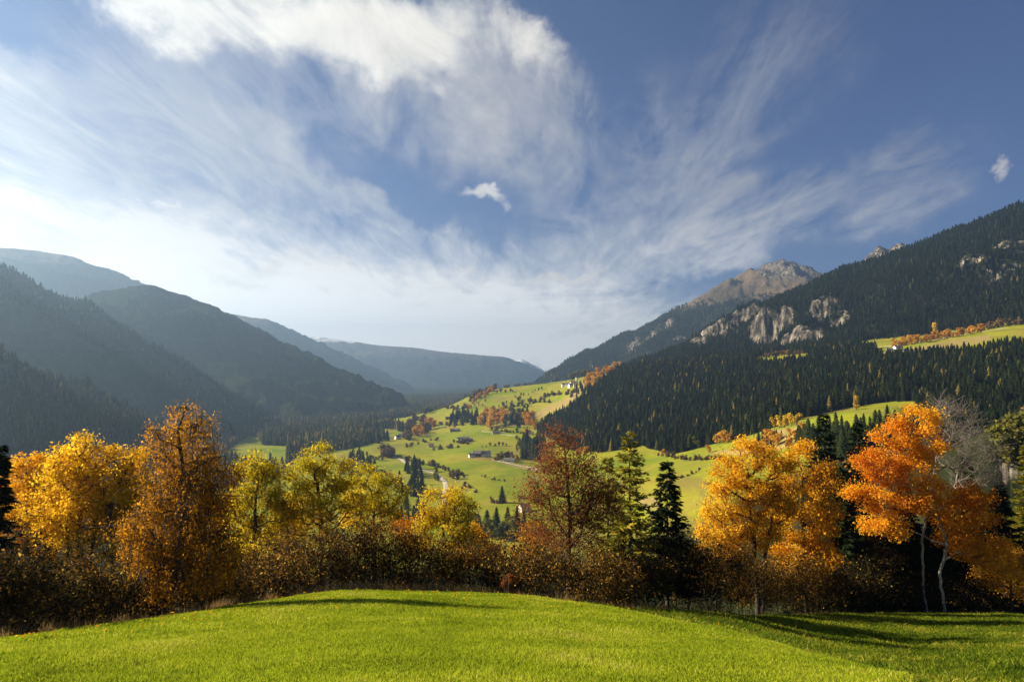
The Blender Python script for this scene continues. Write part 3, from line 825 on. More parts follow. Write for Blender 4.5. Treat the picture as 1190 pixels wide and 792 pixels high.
# ------------------------------------------------------------------ single trees in the valley
def conifer_mesh(seed, tiers=12, spikes=8):
    v, tr = proto_conifer(seed, tiers, spikes, .26)
    n = 6; b = len(v)
    ring = [(.012 * math.cos(2 * PI * i / n), .012 * math.sin(2 * PI * i / n), zz) for zz in (-.06, .3) for i in range(n)]
    qt = []
    for i in range(n):
        j = (i + 1) % n
        qt += [(b + i, b + j, b + n + j), (b + i, b + n + j, b + n + i)]
    V = np.concatenate([v, ring]); T = np.concatenate([tr, qt])
    mi = np.concatenate([np.zeros(len(tr)), np.ones(len(qt))])
    fa = np.random.default_rng(seed).random(len(T))
    o = build('spruce_tree', V, None, T, [CONIFO, BARK], fa, mi, link=False)
    return o.data
def broad_mesh(seed, mat, name='broadleaf_tree', width=.34, n=300, size=.10, zlo=.22, trunk=True):
    v, q = proto_broad(seed, 7, int(n * 1.5), size * 1.12, width, zlo=zlo)
    nq = len(q)
    b = len(v); s = 5
    ring = [(.022 * (1.2 - zz) * math.cos(2 * PI * i / s), .022 * (1.2 - zz) * math.sin(2 * PI * i / s), zz) for zz in (-.06, .6) for i in range(s)]
    qt = [(b + i, b + (i + 1) % s, b + s + (i + 1) % s, b + s + i) for i in range(s)]
    V = np.concatenate([v, ring]); Q = np.concatenate([q, qt])
    mi = np.concatenate([np.zeros(nq), np.ones(s)])
    fa = np.random.default_rng(seed).random(len(Q))
    return build(name, V, Q, None, [mat, BARK], fa, mi, link=False).data
CM = [conifer_mesh(100 + i) for i in range(4)]
BM = {k: [broad_mesh(200 + 10 * q + i, m, nm, wd, n, sz, zl) for i in range(3)] for q, (k, m, nm, wd, n, sz, zl) in enumerate([
    ('yellow', LYEL, 'yellow_tree', .30, 320, .10, .2), ('orange', LORA, 'orange_tree', .36, 320, .10, .16), ('olive', LOLI, 'broadleaf_tree', .36, 320, .10, .16),
    ('brown', LBRO, 'brown_bush', .55, 240, .15, .0), ('larch', LYEL, 'larch_tree', .16, 280, .09, .1)])}
NAMES = {'conifer': 'spruce_tree', 'yellow': 'yellow_tree', 'orange': 'orange_tree', 'olive': 'broadleaf_tree', 'brown': 'brown_bush', 'larch': 'larch_tree'}
prng = random.Random(5)
def put_tree(kind, loc, h, label, group, wid=1.0, now=False):
    if kind == 'conifer' and not now:
        CONQ.append((tuple(loc), h, label, group, wid)); return
    me = prng.choice(CM if kind == 'conifer' else BM[kind])
    o = bpy.data.objects.new(NAMES[kind], me)
    COL.objects.link(o)
    o.location = (loc[0], loc[1], loc[2] - .3); o.rotation_euler = (0, 0, prng.uniform(0, 6.28))
    o.scale = (h * wid, h * wid, h)
    cat = {'conifer': 'tree', 'brown': 'bush'}.get(kind, 'tree')
    tag(o, label, cat, group)
    return o
for p, h in HILL_SINGLES:
    put_tree('conifer', p, h, 'dark spruce at the lower edge of the hillside forest', 'spruces along the foot of the hillside forest', prng.uniform(.95, 1.3))

def cluster(kind, spots, label, group, Rmin=420, Rmax=3500):
    """spots: (column, row of the foot, height in rows)"""
    for (px, py, hp) in spots:
        p = on(px, py, Rmin, Rmax)
        h = hp / F * p.length * prng.uniform(.9, 1.1)
        put_tree(kind, p, h, label, group if len(spots) > 1 else None, prng.uniform(1.1, 1.5) if kind == 'conifer' else prng.uniform(.9, 1.2))
def area(kind, poly, n, hp, label, group, Rmin=420, Rmax=3500, seed=1):
    r = random.Random(seed); xs = [p[0] for p in poly]; ys = [p[1] for p in poly]
    out = []
    while len(out) < n:
        px, py = r.uniform(min(xs), max(xs)), r.uniform(min(ys), max(ys))
        if inpoly(np.array([px]), np.array([py]), poly)[0]: out.append((px, py, hp * r.uniform(.7, 1.3)))
    cluster(kind, out, label, group, Rmin, Rmax)
def line(kind, pts, n, hp, label, group, jit=1.5, seed=2, Rmin=420, Rmax=3500):
    r = random.Random(seed); out = []
    seg = [math.dist(pts[i], pts[i + 1]) for i in range(len(pts) - 1)]; L = sum(seg)
    for k in range(n):
        s = L * (k + r.uniform(-.3, .3) + .5) / n; i = 0
        while i < len(seg) - 1 and s > seg[i]: s -= seg[i]; i += 1
        f = s / seg[i]
        out.append((pts[i][0] + f * (pts[i + 1][0] - pts[i][0]) + r.uniform(-jit, jit), pts[i][1] + f * (pts[i + 1][1] - pts[i][1]) + r.uniform(-jit, jit) * .5, hp * r.uniform(.6, 1.3)))
    cluster(kind, out, label, group, Rmin, Rmax)

cluster('conifer', [(583.5, 584, 22)], 'lone dark fir casting its shadow on the green meadow', None)
area('conifer', [(606, 536), (604, 524), (615, 514), (632, 520), (636, 537), (620, 538)], 42, 16, 'dark spruce in the small dense wood beside the farm hamlet', 'spruces of the small wood by the hamlet', seed=3)
area('conifer', [(466, 553), (472, 540), (484, 541), (494, 548), (490, 556)], 16, 13, 'dark spruce in the clump above the bend of the pale road', 'spruces above the road bend', seed=4)
area('conifer', [(456, 572), (464, 560), (480, 562), (492, 572), (484, 577)], 14, 16, 'dark spruce in the clump on the meadow left of the road', 'spruces left of the road', seed=5)
area('conifer', [(458, 605), (470, 590), (490, 592), (500, 606)], 10, 18, 'dark spruce between the yellow tree tops and the meadow', 'spruces below the meadow', seed=6)
area('conifer', [(396, 552), (402, 532), (420, 533), (436, 546), (440, 556)], 28, 14, 'dark spruce in the clump behind the yellow green trees', 'spruces of the valley clump', seed=7)
cluster('conifer', [(577, 622, 33), (590, 624, 38), (601, 622, 36), (566, 622, 30), (609, 620, 28), (556, 622, 26)], 'tall narrow spruce just behind the brown hazel thicket', 'tall spruces behind the thicket', 300, 700)
cluster('olive', [(553, 620, 28), (571, 626, 26), (596, 628, 30), (583, 628, 26)], 'olive green tree among the tall spruces behind the thicket', 'olive trees behind the thicket', 300, 700)
area('conifer', [(520, 495), (527, 484), (545, 481), (560, 487), (566, 494)], 44, 11, 'small dark spruce in the belt below the upper green slope', 'spruces of the belt below the upper slope', seed=8)
area('conifer', [(590, 496), (600, 484), (612, 483), (618, 490), (606, 498)], 22, 11, 'dark spruce among the orange trees below the upper slope', 'spruces among the orange trees', seed=9)
area('conifer', [(424, 514), (436, 505), (450, 504), (452, 512), (436, 517)], 26, 9, 'small dark conifer in the far valley copse', 'conifers of the far valley copse', seed=10)
area('orange', [(556, 494), (562, 484), (578, 480), (590, 484), (588, 495), (570, 498)], 26, 11, 'orange tree in the autumn belt across the green slope', 'orange trees of the autumn belt', seed=11)
area('olive', [(560, 494), (580, 481), (610, 481), (616, 490), (590, 497)], 24, 10, 'olive brown tree in the autumn belt across the green slope', 'olive trees of the autumn belt', seed=12)
cluster('orange', [(613, 497, 18), (617, 494, 20), (621, 500, 14), (610, 492, 14), (613, 510, 13)], 'tall orange tree at the edge of the hillside forest', 'orange trees at the forest edge')
cluster('orange', [(673, 531, 13), (680, 530, 12)], 'orange tree at the foot of the forest by the russet tree', 'orange trees at the foot of the forest')
cluster('yellow', [(601, 537, 10)], 'small yellow tree beside the hamlet wood', None)
area('orange', [(478, 507), (484, 496), (500, 490), (505, 498), (494, 510)], 18, 9, 'orange tree on the slope above the valley copse', 'orange trees above the valley copse', seed=13)
area('brown', [(462, 512), (476, 492), (486, 486), (500, 488), (505, 500), (480, 512)], 34, 8, 'brown bush on the slope above the valley copse', 'brown bushes above the valley copse', seed=14)
cluster('brown', [(446, 530, 14), (451, 531, 15), (455, 530, 13), (449, 528, 12)], 'reddish brown tree clump beside the pale road', 'brown clump by the road')
line('brown', [(470, 533), (490, 539), (509, 543), (529, 549), (541, 555)], 20, 6, 'brown bush in the hedge curving along the meadow', 'brown hedge along the meadow', seed=15)
cluster('brown', [(527, 556, 10), (532, 557, 9), (524, 554, 7), (507, 548, 7), (487, 540, 8), (540, 565, 7), (546, 567, 6), (552, 572, 5), (537, 569, 5)], 'dark brown bush on the meadow by the road', 'bushes on the meadow by the road')
cluster('olive', [(506, 558, 10), (509, 559, 9)], 'dark round tree beside the road bend', 'round trees at the road bend')
cluster('brown', [(574, 584, 6), (578, 585, 5), (571, 581, 5)], 'small reddish bush beside the lone fir', 'bushes beside the lone fir')
line('brown', [(575, 535), (590, 531), (600, 537)], 10, 7, 'brown bush beside the farm hamlet', 'bushes around the hamlet', seed=16)
line('brown', [(525, 513), (545, 516)], 6, 5, 'low brown bush around the upper farm', 'bushes around the upper farm', seed=17)
line('brown', [(545, 467), (560, 458), (575, 452)], 16, 7, 'bush on the rounded left rim of the green hill', 'bushes on the rim of the green hill', seed=18)
line('orange', [(548, 470), (562, 460), (572, 455)], 9, 7, 'pale orange tree on the left rim of the green hill', 'orange trees on the rim of the green hill', seed=19)
line('olive', [(492, 482), (505, 477), (520, 470)], 12, 7, 'olive bush on the low rim left of the green hill', 'bushes on the low left rim', seed=20)
line('brown', [(608, 474), (625, 466), (640, 459), (660, 458), (672, 455)], 18, 5, 'brown bush in the hedge on the upper green slope', 'hedges of the upper green slope', seed=21)
line('olive', [(572, 478), (585, 470), (595, 467)], 7, 4, 'low bush in the hedge climbing the green hill', 'low hedge climbing the green hill', seed=22)
line('olive', [(582, 447), (600, 446), (612, 448)], 9, 4, 'dark tree on the crest of the green hill', 'trees on the crest of the green hill', seed=23)
area('orange', [(672, 452), (690, 440), (715, 424), (728, 420), (716, 432), (690, 452)], 44, 9, 'brownish orange larch on the slope above the forest', 'autumn larches above the forest', seed=24)
line('orange', [(1035, 404), (1060, 400), (1100, 393), (1140, 386)], 40, 8, 'orange bush on the high terrace below the mountain', 'orange bushes on the high terrace', seed=25, Rmin=1000)
line('brown', [(1135, 385), (1160, 380), (1190, 376)], 10, 7, 'brown bush at the upper end of the high terrace', 'brown bushes at the end of the high terrace', seed=26, Rmin=1000)
line('brown', [(885, 415), (915, 412), (935, 411)], 14, 6, 'brown bush on the narrow middle terrace', 'brown bushes on the middle terrace', seed=27, Rmin=1000)
cluster('larch', [(1087, 390, 15)], 'single golden larch standing above the high terrace', None, 1000)
cluster('yellow', [(900, 498, 15), (906, 497, 15), (912, 497, 14), (920, 495, 15), (926, 494, 13)], 'bright yellow tree at the forest edge on the steep meadow', 'yellow trees on the steep meadow')
cluster('larch', [(995, 476, 17)], 'single tall yellow larch against the hillside forest', None)
cluster('orange', [(833, 516, 14), (841, 516, 16), (847, 515, 13)], 'orange tree against the forest above the meadow', 'orange trees above the meadow')
cluster('yellow', [(735, 504, 8), (742, 505, 9)], 'small yellow tree at the foot of the forest', 'small yellow trees at the foot of the forest')
cluster('olive', [(805, 520, 13), (811, 521, 11), (853, 508, 10)], 'pale green tree at the edge of the steep meadow', 'pale green trees at the meadow edge')
line('brown', [(765, 529), (785, 533), (800, 535), (815, 534), (835, 533)], 20, 6, 'brown bush in the hedge across the right meadow', 'brown hedge across the right meadow', seed=28)
cluster('orange', [(770, 528, 7), (824, 526, 10), (788, 523, 6)], 'reddish bush below the hillside forest', 'reddish bushes below the forest')
area('orange', [(855, 532), (880, 512), (905, 505), (935, 505), (930, 522), (880, 535)], 22, 12, 'orange tree on the brown slope behind the broad orange tree', 'orange trees on the brown slope', seed=29)
area('conifer', [(860, 520), (880, 508), (900, 502), (915, 510), (880, 528)], 9, 12, 'dark spruce on the brown slope behind the broad orange tree', 'spruces on the brown slope', seed=30)
area('olive', [(1150, 545), (1165, 515), (1200, 500), (1215, 540)], 16, 26, 'dark green tree on the rocky bluff at the right edge', 'trees on the rocky bluff', 200, 420, seed=31)
area('brown', [(1160, 505), (1178, 492), (1200, 482), (1210, 500)], 8, 13, 'brown bush on top of the rocky bluff', 'bushes on the rocky bluff', 200, 420, seed=32)

line('brown', [(505, 470), (515, 474), (530, 476), (548, 474)], 12, 5, 'brown bush in the hedge low on the green hill', 'low hedge of the green hill', seed=41)
line('olive', [(598, 463), (612, 459), (630, 452)], 9, 4, 'low dark bush along the terrace of the upper slope', 'bushes of the upper terrace', seed=42)
line('brown', [(570, 500), (590, 502), (612, 504)], 12, 5, 'brown bush along the path below the autumn belt', 'bushes along the path', seed=43)
line('olive', [(600, 525), (604, 515), (600, 508)], 6, 8, 'dark tree on the slope left of the hamlet wood', 'trees left of the hamlet wood', seed=44)
area('orange', [(540, 472), (556, 462), (572, 462), (566, 474), (548, 478)], 10, 5, 'small orange bush on the upper left slope of the hill', 'orange bushes of the upper left slope', seed=45)
line('brown', [(470, 520), (486, 516), (500, 512), (512, 512)], 9, 4, 'low bush on the meadow bank above the road', 'bushes of the meadow bank', seed=46)
area('conifer', [(455, 506), (462, 498), (474, 494), (480, 500), (470, 508)], 9, 9, 'small dark conifer above the valley village', 'conifers above the valley village', seed=47)
line('brown', [(612, 545), (640, 552), (668, 556)], 8, 5, 'brown bush along the field edge behind the russet tree', 'bushes along the field edge', seed=48)
area('olive', [(640, 440), (660, 430), (690, 418), (700, 424), (668, 442), (650, 446)], 14, 7, 'brown green tree on the slope by the hilltop village', 'trees by the hilltop village', seed=49)

hr = random.Random(99)
HEDGES = [((505, 492), (530, 497), 'brown'), ((548, 488), (575, 500), 'olive'), ((500, 524), (535, 520), 'brown'), ((575, 512), (604, 510), 'brown'), ((560, 520), (590, 518), 'olive'), ((480, 527), (505, 531), 'olive'),
          ((520, 466), (560, 470), 'brown'), ((575, 457), (600, 455), 'olive'), ((600, 466), (640, 468), 'brown'), ((625, 474), (650, 470), 'olive'), ((585, 474), (612, 470), 'brown'), ((640, 452), (668, 450), 'olive'),
          ((556, 552), (590, 560), 'brown'), ((750, 540), (790, 548), 'olive'), ((790, 556), (815, 545), 'brown'), ((425, 528), (445, 536), 'olive'), ((440, 548), (455, 556), 'brown')]
WHERE = ['below the belt of trees', 'through the middle of the belt', 'on the bank over the road', 'left of the hamlet wood', 'above the hamlet', 'at the road', 'on the left brow', 'below the crest', 'across the upper slope',
         'beside the forest corner', 'under the upper terrace', 'by the hilltop village', 'on the lower meadow', 'on the right meadow', 'low on the right meadow', 'on the flat valley floor', 'near the valley clump']
for q, (a_, b_, kd) in enumerate(HEDGES):
    if q in (1, 3, 5, 6, 9, 11, 13): continue
    line(kd, [a_, ((a_[0] + b_[0]) / 2, (a_[1] + b_[1]) / 2 + hr.uniform(-2, 2)), b_], hr.randint(5, 10), hr.uniform(3, 5.5), ('brown' if kd == 'brown' else 'dark') + ' bush of the short hedge ' + WHERE[q], 'short hedge ' + WHERE[q], 1.2, 200 + q)

CONQ.sort(key=lambda q: -q[1] / math.hypot(q[0][0], q[0][1]))
for q in CONQ[:285]: put_tree('conifer', q[0], q[1], q[2], q[3], q[4], True)
rest = CONQ[285:]
rp = np.array([q[0] for q in rest]).reshape(-1, 3); rh = np.array([q[1] for q in rest])
hp_, hh_, ht_ = HILL_REST
rp = np.concatenate([hp_, rp]); rh = np.concatenate([hh_, rh]); rt = np.concatenate([ht_, tints(len(rest), 77, .02)])
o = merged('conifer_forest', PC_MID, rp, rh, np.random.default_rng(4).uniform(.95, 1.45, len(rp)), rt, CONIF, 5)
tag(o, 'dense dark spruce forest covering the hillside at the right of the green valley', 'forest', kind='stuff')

# ------------------------------------------------------------------ roads and track
ROADM = plain_material('pale gravel road', (.36, .31, .25), .9, .15, .2)
def strip(name, pts, width, label=None):
    cps = [on(px, py, 420, 3000) for px, py in pts]
    xs = np.arange(len(cps)); tt = np.linspace(0, len(cps) - 1, (len(cps) - 1) * 10 + 1)
    X = pchip(xs, [p.x for p in cps], tt); Y = pchip(xs, [p.y for p in cps], tt)
    dx, dy = np.gradient(X), np.gradient(Y); L = np.hypot(dx, dy) + 1e-6
    nx, ny = -dy / L, dx / L
    rows = []
    for o in (-.5, -.17, .17, .5):
        x, y = X + nx * o * width, Y + ny * o * width
        rows.append(np.stack([x, y, H(x, y) + .35 - (.3 if abs(o) > .4 else 0)], 1))
    V = np.stack(rows, 1).reshape(-1, 3)
    n = len(X)
    Q = [(i * 4 + k, i * 4 + k + 1, (i + 1) * 4 + k + 1, (i + 1) * 4 + k) for i in range(n - 1) for k in range(3)]
    return tag(build(name, V, Q, None, [ROADM], smooth=True), kind='structure')
strip('road', [(452, 528), (458, 531), (465, 533), (471, 537), (482, 542), (494, 547), (504, 549), (511, 554), (517, 560), (518, 567), (516, 576), (518, 586)], 6)
strip('farm_track', [(573, 534), (590, 537.5), (605, 541), (626, 545)], 6)
strip('path', [(560, 501), (578, 503), (600, 506)], 3)
strip('mountain_track', [(1020, 403), (1060, 399), (1105, 391), (1140, 386), (1170, 381)], 5)

# ------------------------------------------------------------------ houses
WHITE = plain_material('white plaster', (.72, .69, .63), .8, .06)
CREAM = plain_material('cream plaster', (.58, .48, .36), .8, .08)
WOODW = plain_material('dark timber', (.075, .050, .032), .85, .3)
ROOFD = plain_material('dark roof slates', (.075, .068, .062), .75, .3)
ROOFB = plain_material('brown roof tiles', (.16, .085, .055), .8, .25)
GLASS = plain_material('window panes', (.025, .03, .035), .2, .1)
def box(x0, x1, y0, y1, z0, z1):
    v = [(x0, y0, z0), (x1, y0, z0), (x1, y1, z0), (x0, y1, z0), (x0, y0, z1), (x1, y0, z1), (x1, y1, z1), (x0, y1, z1)]
    f = [(3, 2, 1, 0), (4, 5, 6, 7), (0, 1, 5, 4), (1, 2, 6, 5), (2, 3, 7, 6), (3, 0, 4, 7)]
    return v, f
def solid(name, v, f, mat, parent):
    me = bpy.data.meshes.new(name); me.from_pydata(v, [], f); me.materials.append(mat); me.update()
    o = bpy.data.objects.new(name, me); COL.objects.link(o); o.parent = parent
    return o
def house(px, py, L, Wd, hw, deg, wall, roof, label, group=None, Rmin=420, Rmax=3500, name='farmhouse', tower=False):
    p = on(px, py, Rmin, Rmax)
    root = empty(name, p, math.radians(deg))
    tag(root, label, 'church' if tower else 'house', group)
    hr = Wd * .36
    l, w_ = L / 2, Wd / 2
    v = [(-l, -w_, -3), (l, -w_, -3), (l, w_, -3), (-l, w_, -3), (-l, -w_, hw), (l, -w_, hw), (l, w_, hw), (-l, w_, hw), (-l, 0, hw + hr), (l, 0, hw + hr)]
    solid('wall', v, [(3, 2, 1, 0), (0, 1, 5, 4), (2, 3, 7, 6), (1, 2, 6, 9, 5), (3, 0, 4, 8, 7)], wall, root)
    e = .7; th = .35; s = hr / w_
    rv, rf = [], []
    for sg in (-1, 1):
        b = len(rv)
        for xx in (-l - e, l + e):
            rv += [(xx, sg * (w_ + e), hw - e * s + .05), (xx, 0, hw + hr + .05), (xx, 0, hw + hr + .05 + th), (xx, sg * (w_ + e), hw - e * s + .05 + th)]
        rf += [(b, b + 1, b + 2, b + 3), (b + 7, b + 6, b + 5, b + 4), (b, b + 4, b + 5, b + 1), (b + 3, b + 2, b + 6, b + 7), (b, b + 3, b + 7, b + 4)]
    ro = solid('roof', rv, rf, roof, root)
    solid('chimney', *box(l * .3, l * .3 + .9, -.45 + w_ * .3, .45 + w_ * .3, hw + hr * .4, hw + hr + 1.2), wall if wall is not WOODW else CREAM, ro)
    nwin = max(2, int(L / 3.6))
    for k in range(nwin):
        xx = -l + L * (k + .5) / nwin
        for zz in ([1.0] if hw < 4.5 else [1.0, 3.7]):
            if k == nwin // 2 and zz == 1.0: continue
            solid('window', *box(xx - .55, xx + .55, -w_ - .04, -w_ + .1, zz, zz + 1.3), GLASS, root)
    xx = -l + L * (nwin // 2 + .5) / nwin
    solid('door', *box(xx - .6, xx + .6, -w_ - .05, -w_ + .1, -.2, 2.1), WOODW, root)
    for yy in (-w_ * .45, w_ * .45):
        for sx_ in (-1, 1):
            solid('window', *box(sx_ * l - .05, sx_ * l + .05, yy - .55, yy + .55, 1.2, 2.6), GLASS, root)
    if tower:
        solid('tower', *box(l, l + 5, -2.5, 2.5, -3, hw + 12), wall, root)
        z1 = hw + 12
        solid('spire', [(l - .3, -2.8, z1), (l + 5.3, -2.8, z1), (l + 5.3, 2.8, z1), (l - .3, 2.8, z1), (l + 2.5, 0, z1 + 9)], [(3, 2, 1, 0), (0, 1, 4), (1, 2, 4), (2, 3, 4), (3, 0, 4)], roof, root)
    return root
house(548, 531, 9, 7, 4, 20, WHITE, ROOFD, 'small white cottage at the left end of the valley hamlet')
house(555, 530, 13, 10, 5.5, -15, WOODW, ROOFD, 'brown timber house beside the big dark barn of the hamlet')
house(564, 530.5, 16, 11, 6, 15, WHITE, ROOFD, 'big dark roofed barn with white front in the hamlet')
house(592, 536.5, 18, 8, 3.6, -18, CREAM, ROOFD, 'long low pale shed beside the hamlet wood')
house(535, 512.5, 12, 9, 5, 10, WHITE, ROOFD, 'left white house of the upper farm on the meadow')
house(541, 512, 13, 10, 5, -10, WHITE, ROOFD, 'right white house of the upper farm on the meadow')
house(546, 513, 10, 8, 4, 15, WOODW, ROOFD, 'dark timber barn at the upper farm')
house(526, 501, 11, 8, 4.2, 10, WOODW, ROOFB, 'brown barn on the slope above the upper farm')
house(531, 501, 10, 8, 4.2, -20, WOODW, ROOFD, 'dark roofed barn above the upper farm')
house(577, 503.5, 16, 7, 3.2, 6, CREAM, ROOFD, 'long pale shed on the path below the autumn belt')
house(617, 505, 10, 8, 4.2, -12, WHITE, ROOFB, 'small white house between the autumn belt and the hamlet wood')
house(520, 487, 10, 8, 4, 20, WOODW, ROOFD, 'small dark hay barn left of the spruce belt')
house(501, 519, 10, 8, 4.2, 8, CREAM, ROOFB, 'small cream barn on the meadow bank above the road')
house(609.5, 594, 10, 8, 5, 25, CREAM, ROOFB, 'pale house with its gable just left of the russet tree', None, 300, 900)
for i, (x_, y_) in enumerate([(655, 449), (660, 448), (663, 449.5), (669, 449)]):
    house(x_, y_, 11, 9, 6, [10, -20, 30, 0][i], WHITE, ROOFB if i % 2 else ROOFD, 'white house of the far village on the green hill top', 'houses of the far hilltop village')
house(666, 447, 15, 9, 7, 5, WHITE, ROOFD, 'white church with pointed tower in the far hilltop village', name='village_church', tower=True)
house(589, 447, 14, 10, 5, 10, WOODW, ROOFD, 'dark barn on the crest of the green hill')
house(601, 447, 12, 9, 5, -10, WOODW, ROOFD, 'smaller dark hut beside the barn on the hill crest')
for i, (x_, y_) in enumerate([(466, 508), (470, 506), (474, 509), (462, 510)]):
    house(x_, y_, 11, 9, 5.5, [0, 25, -15, 40][i], WHITE, ROOFD, 'small pale house of the village at the slope foot by the valley', 'houses of the valley village')
house(456, 529, 9, 7, 4.5, 10, WHITE, ROOFD, 'small white house beside the brown clump at the road')
house(1043, 407.5, 14, 10, 5.5, 15, WHITE, ROOFD, 'white farmhouse on the high terrace below the mountain', None, 1000)
house(1034, 409, 10, 8, 4, -10, CREAM, ROOFD, 'low pale barn beside the white farmhouse on the high terrace', None, 1000)

# ------------------------------------------------------------------ foreground trees
def at(px, R, dR=0.0):
    a = ray(px, 640)[0]; R = R + dR
    x, y = R * math.sin(a), R * math.cos(a)
    return np.array([x, y, float(H(np.array([x]), np.array([y]))[0])])
def unpix(px, py, y):
    """point seen at (px, py) at forward depth y"""
    a = (px - W0 / 2) / F; b = (H0 / 2 - py) / F
    s = y / (CP - b * SP)
    return np.array([a * s, y, (SP + b * CP) * s])

class Skel:
    def __init__(s): s.p, s.par, s.tip = [], [], []
    def add(s, p, par, tip=False):
        s.p.append(np.asarray(p, float)); s.par.append(par); s.tip.append(tip)
        return len(s.p) - 1
    def chain(s, pts, par, r, jit=.03, step=.45):
        last = par
        start = s.p[par] if par >= 0 else np.asarray(pts[0], float)
        if par < 0: last = s.add(pts[0], -1); pts = pts[1:]
        for q in pts:
            q = np.asarray(q, float); d = np.linalg.norm(q - s.p[last]); n = max(1, int(d / step)); a = s.p[last]
            for i in range(1, n + 1):
                last = s.add(a + (q - a) * i / n + r.normal(0, jit, 3) * (i < n), last)
        return last
    def radii(s, r0, rt=.007, expo=2.3):
        n = len(s.p); acc = np.zeros(n)
        ch = np.zeros(n, int)
        for i in range(n):
            if s.par[i] >= 0: ch[s.par[i]] += 1
        for i in range(n - 1, -1, -1):
            if ch[i] == 0: acc[i] += rt ** expo
            if s.par[i] >= 0: acc[s.par[i]] += acc[i]
        rad = acc ** (1 / expo)
        rad *= min(1.6, max(.12, r0 / rad[0])) if rad[0] > 0 else 1
        rad = np.maximum(rad, rt * .7)
        rad[0] = max(rad[0], r0)
        return rad
    def mesh(s, rad):
        V, Q, off = [], [], 0
        s.face_r = []
        P = np.array(s.p); par = np.array(s.par)
        idx = np.nonzero(par >= 0)[0]
        for n, sel in ((7, rad[idx] > .05), (5, (rad[idx] <= .05) & (rad[idx] > .015)), (3, rad[idx] <= .015)):
            ii = idx[sel]
            if not len(ii): continue
            A, B = P[par[ii]], P[ii]
            d = B - A; L = np.linalg.norm(d, axis=1, keepdims=True) + 1e-9; d /= L
            A = A - d * np.minimum(rad[par[ii]][:, None] * .4, .03)
            u = np.cross(d, np.array([.31, .95, .07])); u /= np.linalg.norm(u, axis=1, keepdims=True) + 1e-9
            v = np.cross(d, u)
            th = np.arange(n) * 2 * PI / n
            dirs = u[:, None] * np.cos(th)[None, :, None] + v[:, None] * np.sin(th)[None, :, None]
            ra = np.minimum(rad[par[ii]], rad[ii] * 1.5)[:, None, None]; rb = rad[ii][:, None, None]
            vv = np.concatenate([A[:, None] + dirs * ra, B[:, None] + dirs * rb], 1)
            V.append(vv.reshape(-1, 3))
            k = np.arange(n); kk = (k + 1) % n
            q = np.stack([k, kk, kk + n, k + n], 1)
            Q.append((q[None] + (off + np.arange(len(ii)) * 2 * n)[:, None, None]).reshape(-1, 4))
            s.face_r.append(np.repeat(rad[ii], n))
            off += len(ii) * 2 * n
        s.face_r = np.concatenate(s.face_r)
        return np.concatenate(V), np.concatenate(Q)

def leaf_quads(C, size, r, up=.5, aspect=.62, hang=False):
    n = len(C)
    nn = r.normal(size=(n, 3)); nn[:, 2] += up; nn /= np.linalg.norm(nn, axis=1, keepdims=True)
    a = r.normal(size=(n, 3))
    if hang: a = a * .45; a[:, 2] -= 1.0
    a -= nn * (a * nn).sum(1, keepdims=True); a /= np.linalg.norm(a, axis=1, keepdims=True) + 1e-9
    b = np.cross(nn, a)
    s = (size * r.lognormal(-.12, .30, n))[:, None] * .5
    bend = nn * s * .18
    V = np.stack([C - a * s, C - b * s * aspect + bend, C + a * s, C + b * s * aspect + bend], 1).reshape(-1, 3)
    Q = np.arange(n * 4).reshape(n, 4)
    return V, Q

def attach(sk, targets, r, zmin, first=0, rise=.35, jit=.05):
    P = np.array(sk.p[first:])
    order = np.argsort([np.min(np.linalg.norm(P - q, axis=1)) for q in targets])
    arr = [p for p in sk.p]
    for oi in order:
        p = targets[oi]
        Q = np.array(sk.p)
        d = Q - p
        hd = np.hypot(d[:, 0], d[:, 1])
        cost = np.linalg.norm(d, axis=1) + 1.3 * np.maximum(0, d[:, 2] + rise * hd) + np.where(Q[:, 2] < zmin, 3.0, 0)
        i = int(np.argmin(cost))
        q = Q[i]; L = np.linalg.norm(p - q)
        if L < .05: continue
        n = max(2, int(L / .4)); last = i
        hv = (p - q) * np.array([1, 1, 0.0])
        ctrl = q + (p - q) * .5 + np.array([0, 0, -.08 * L]) + r.normal(0, .07 * L, 3)
        for k in range(1, n + 1):
            f = k / n
            pos = (1 - f) ** 2 * q + 2 * f * (1 - f) * ctrl + f * f * p + r.normal(0, jit, 3) * (k < n) * min(1, L)
            last = sk.add(pos, last)
        sk.tip[last] = True

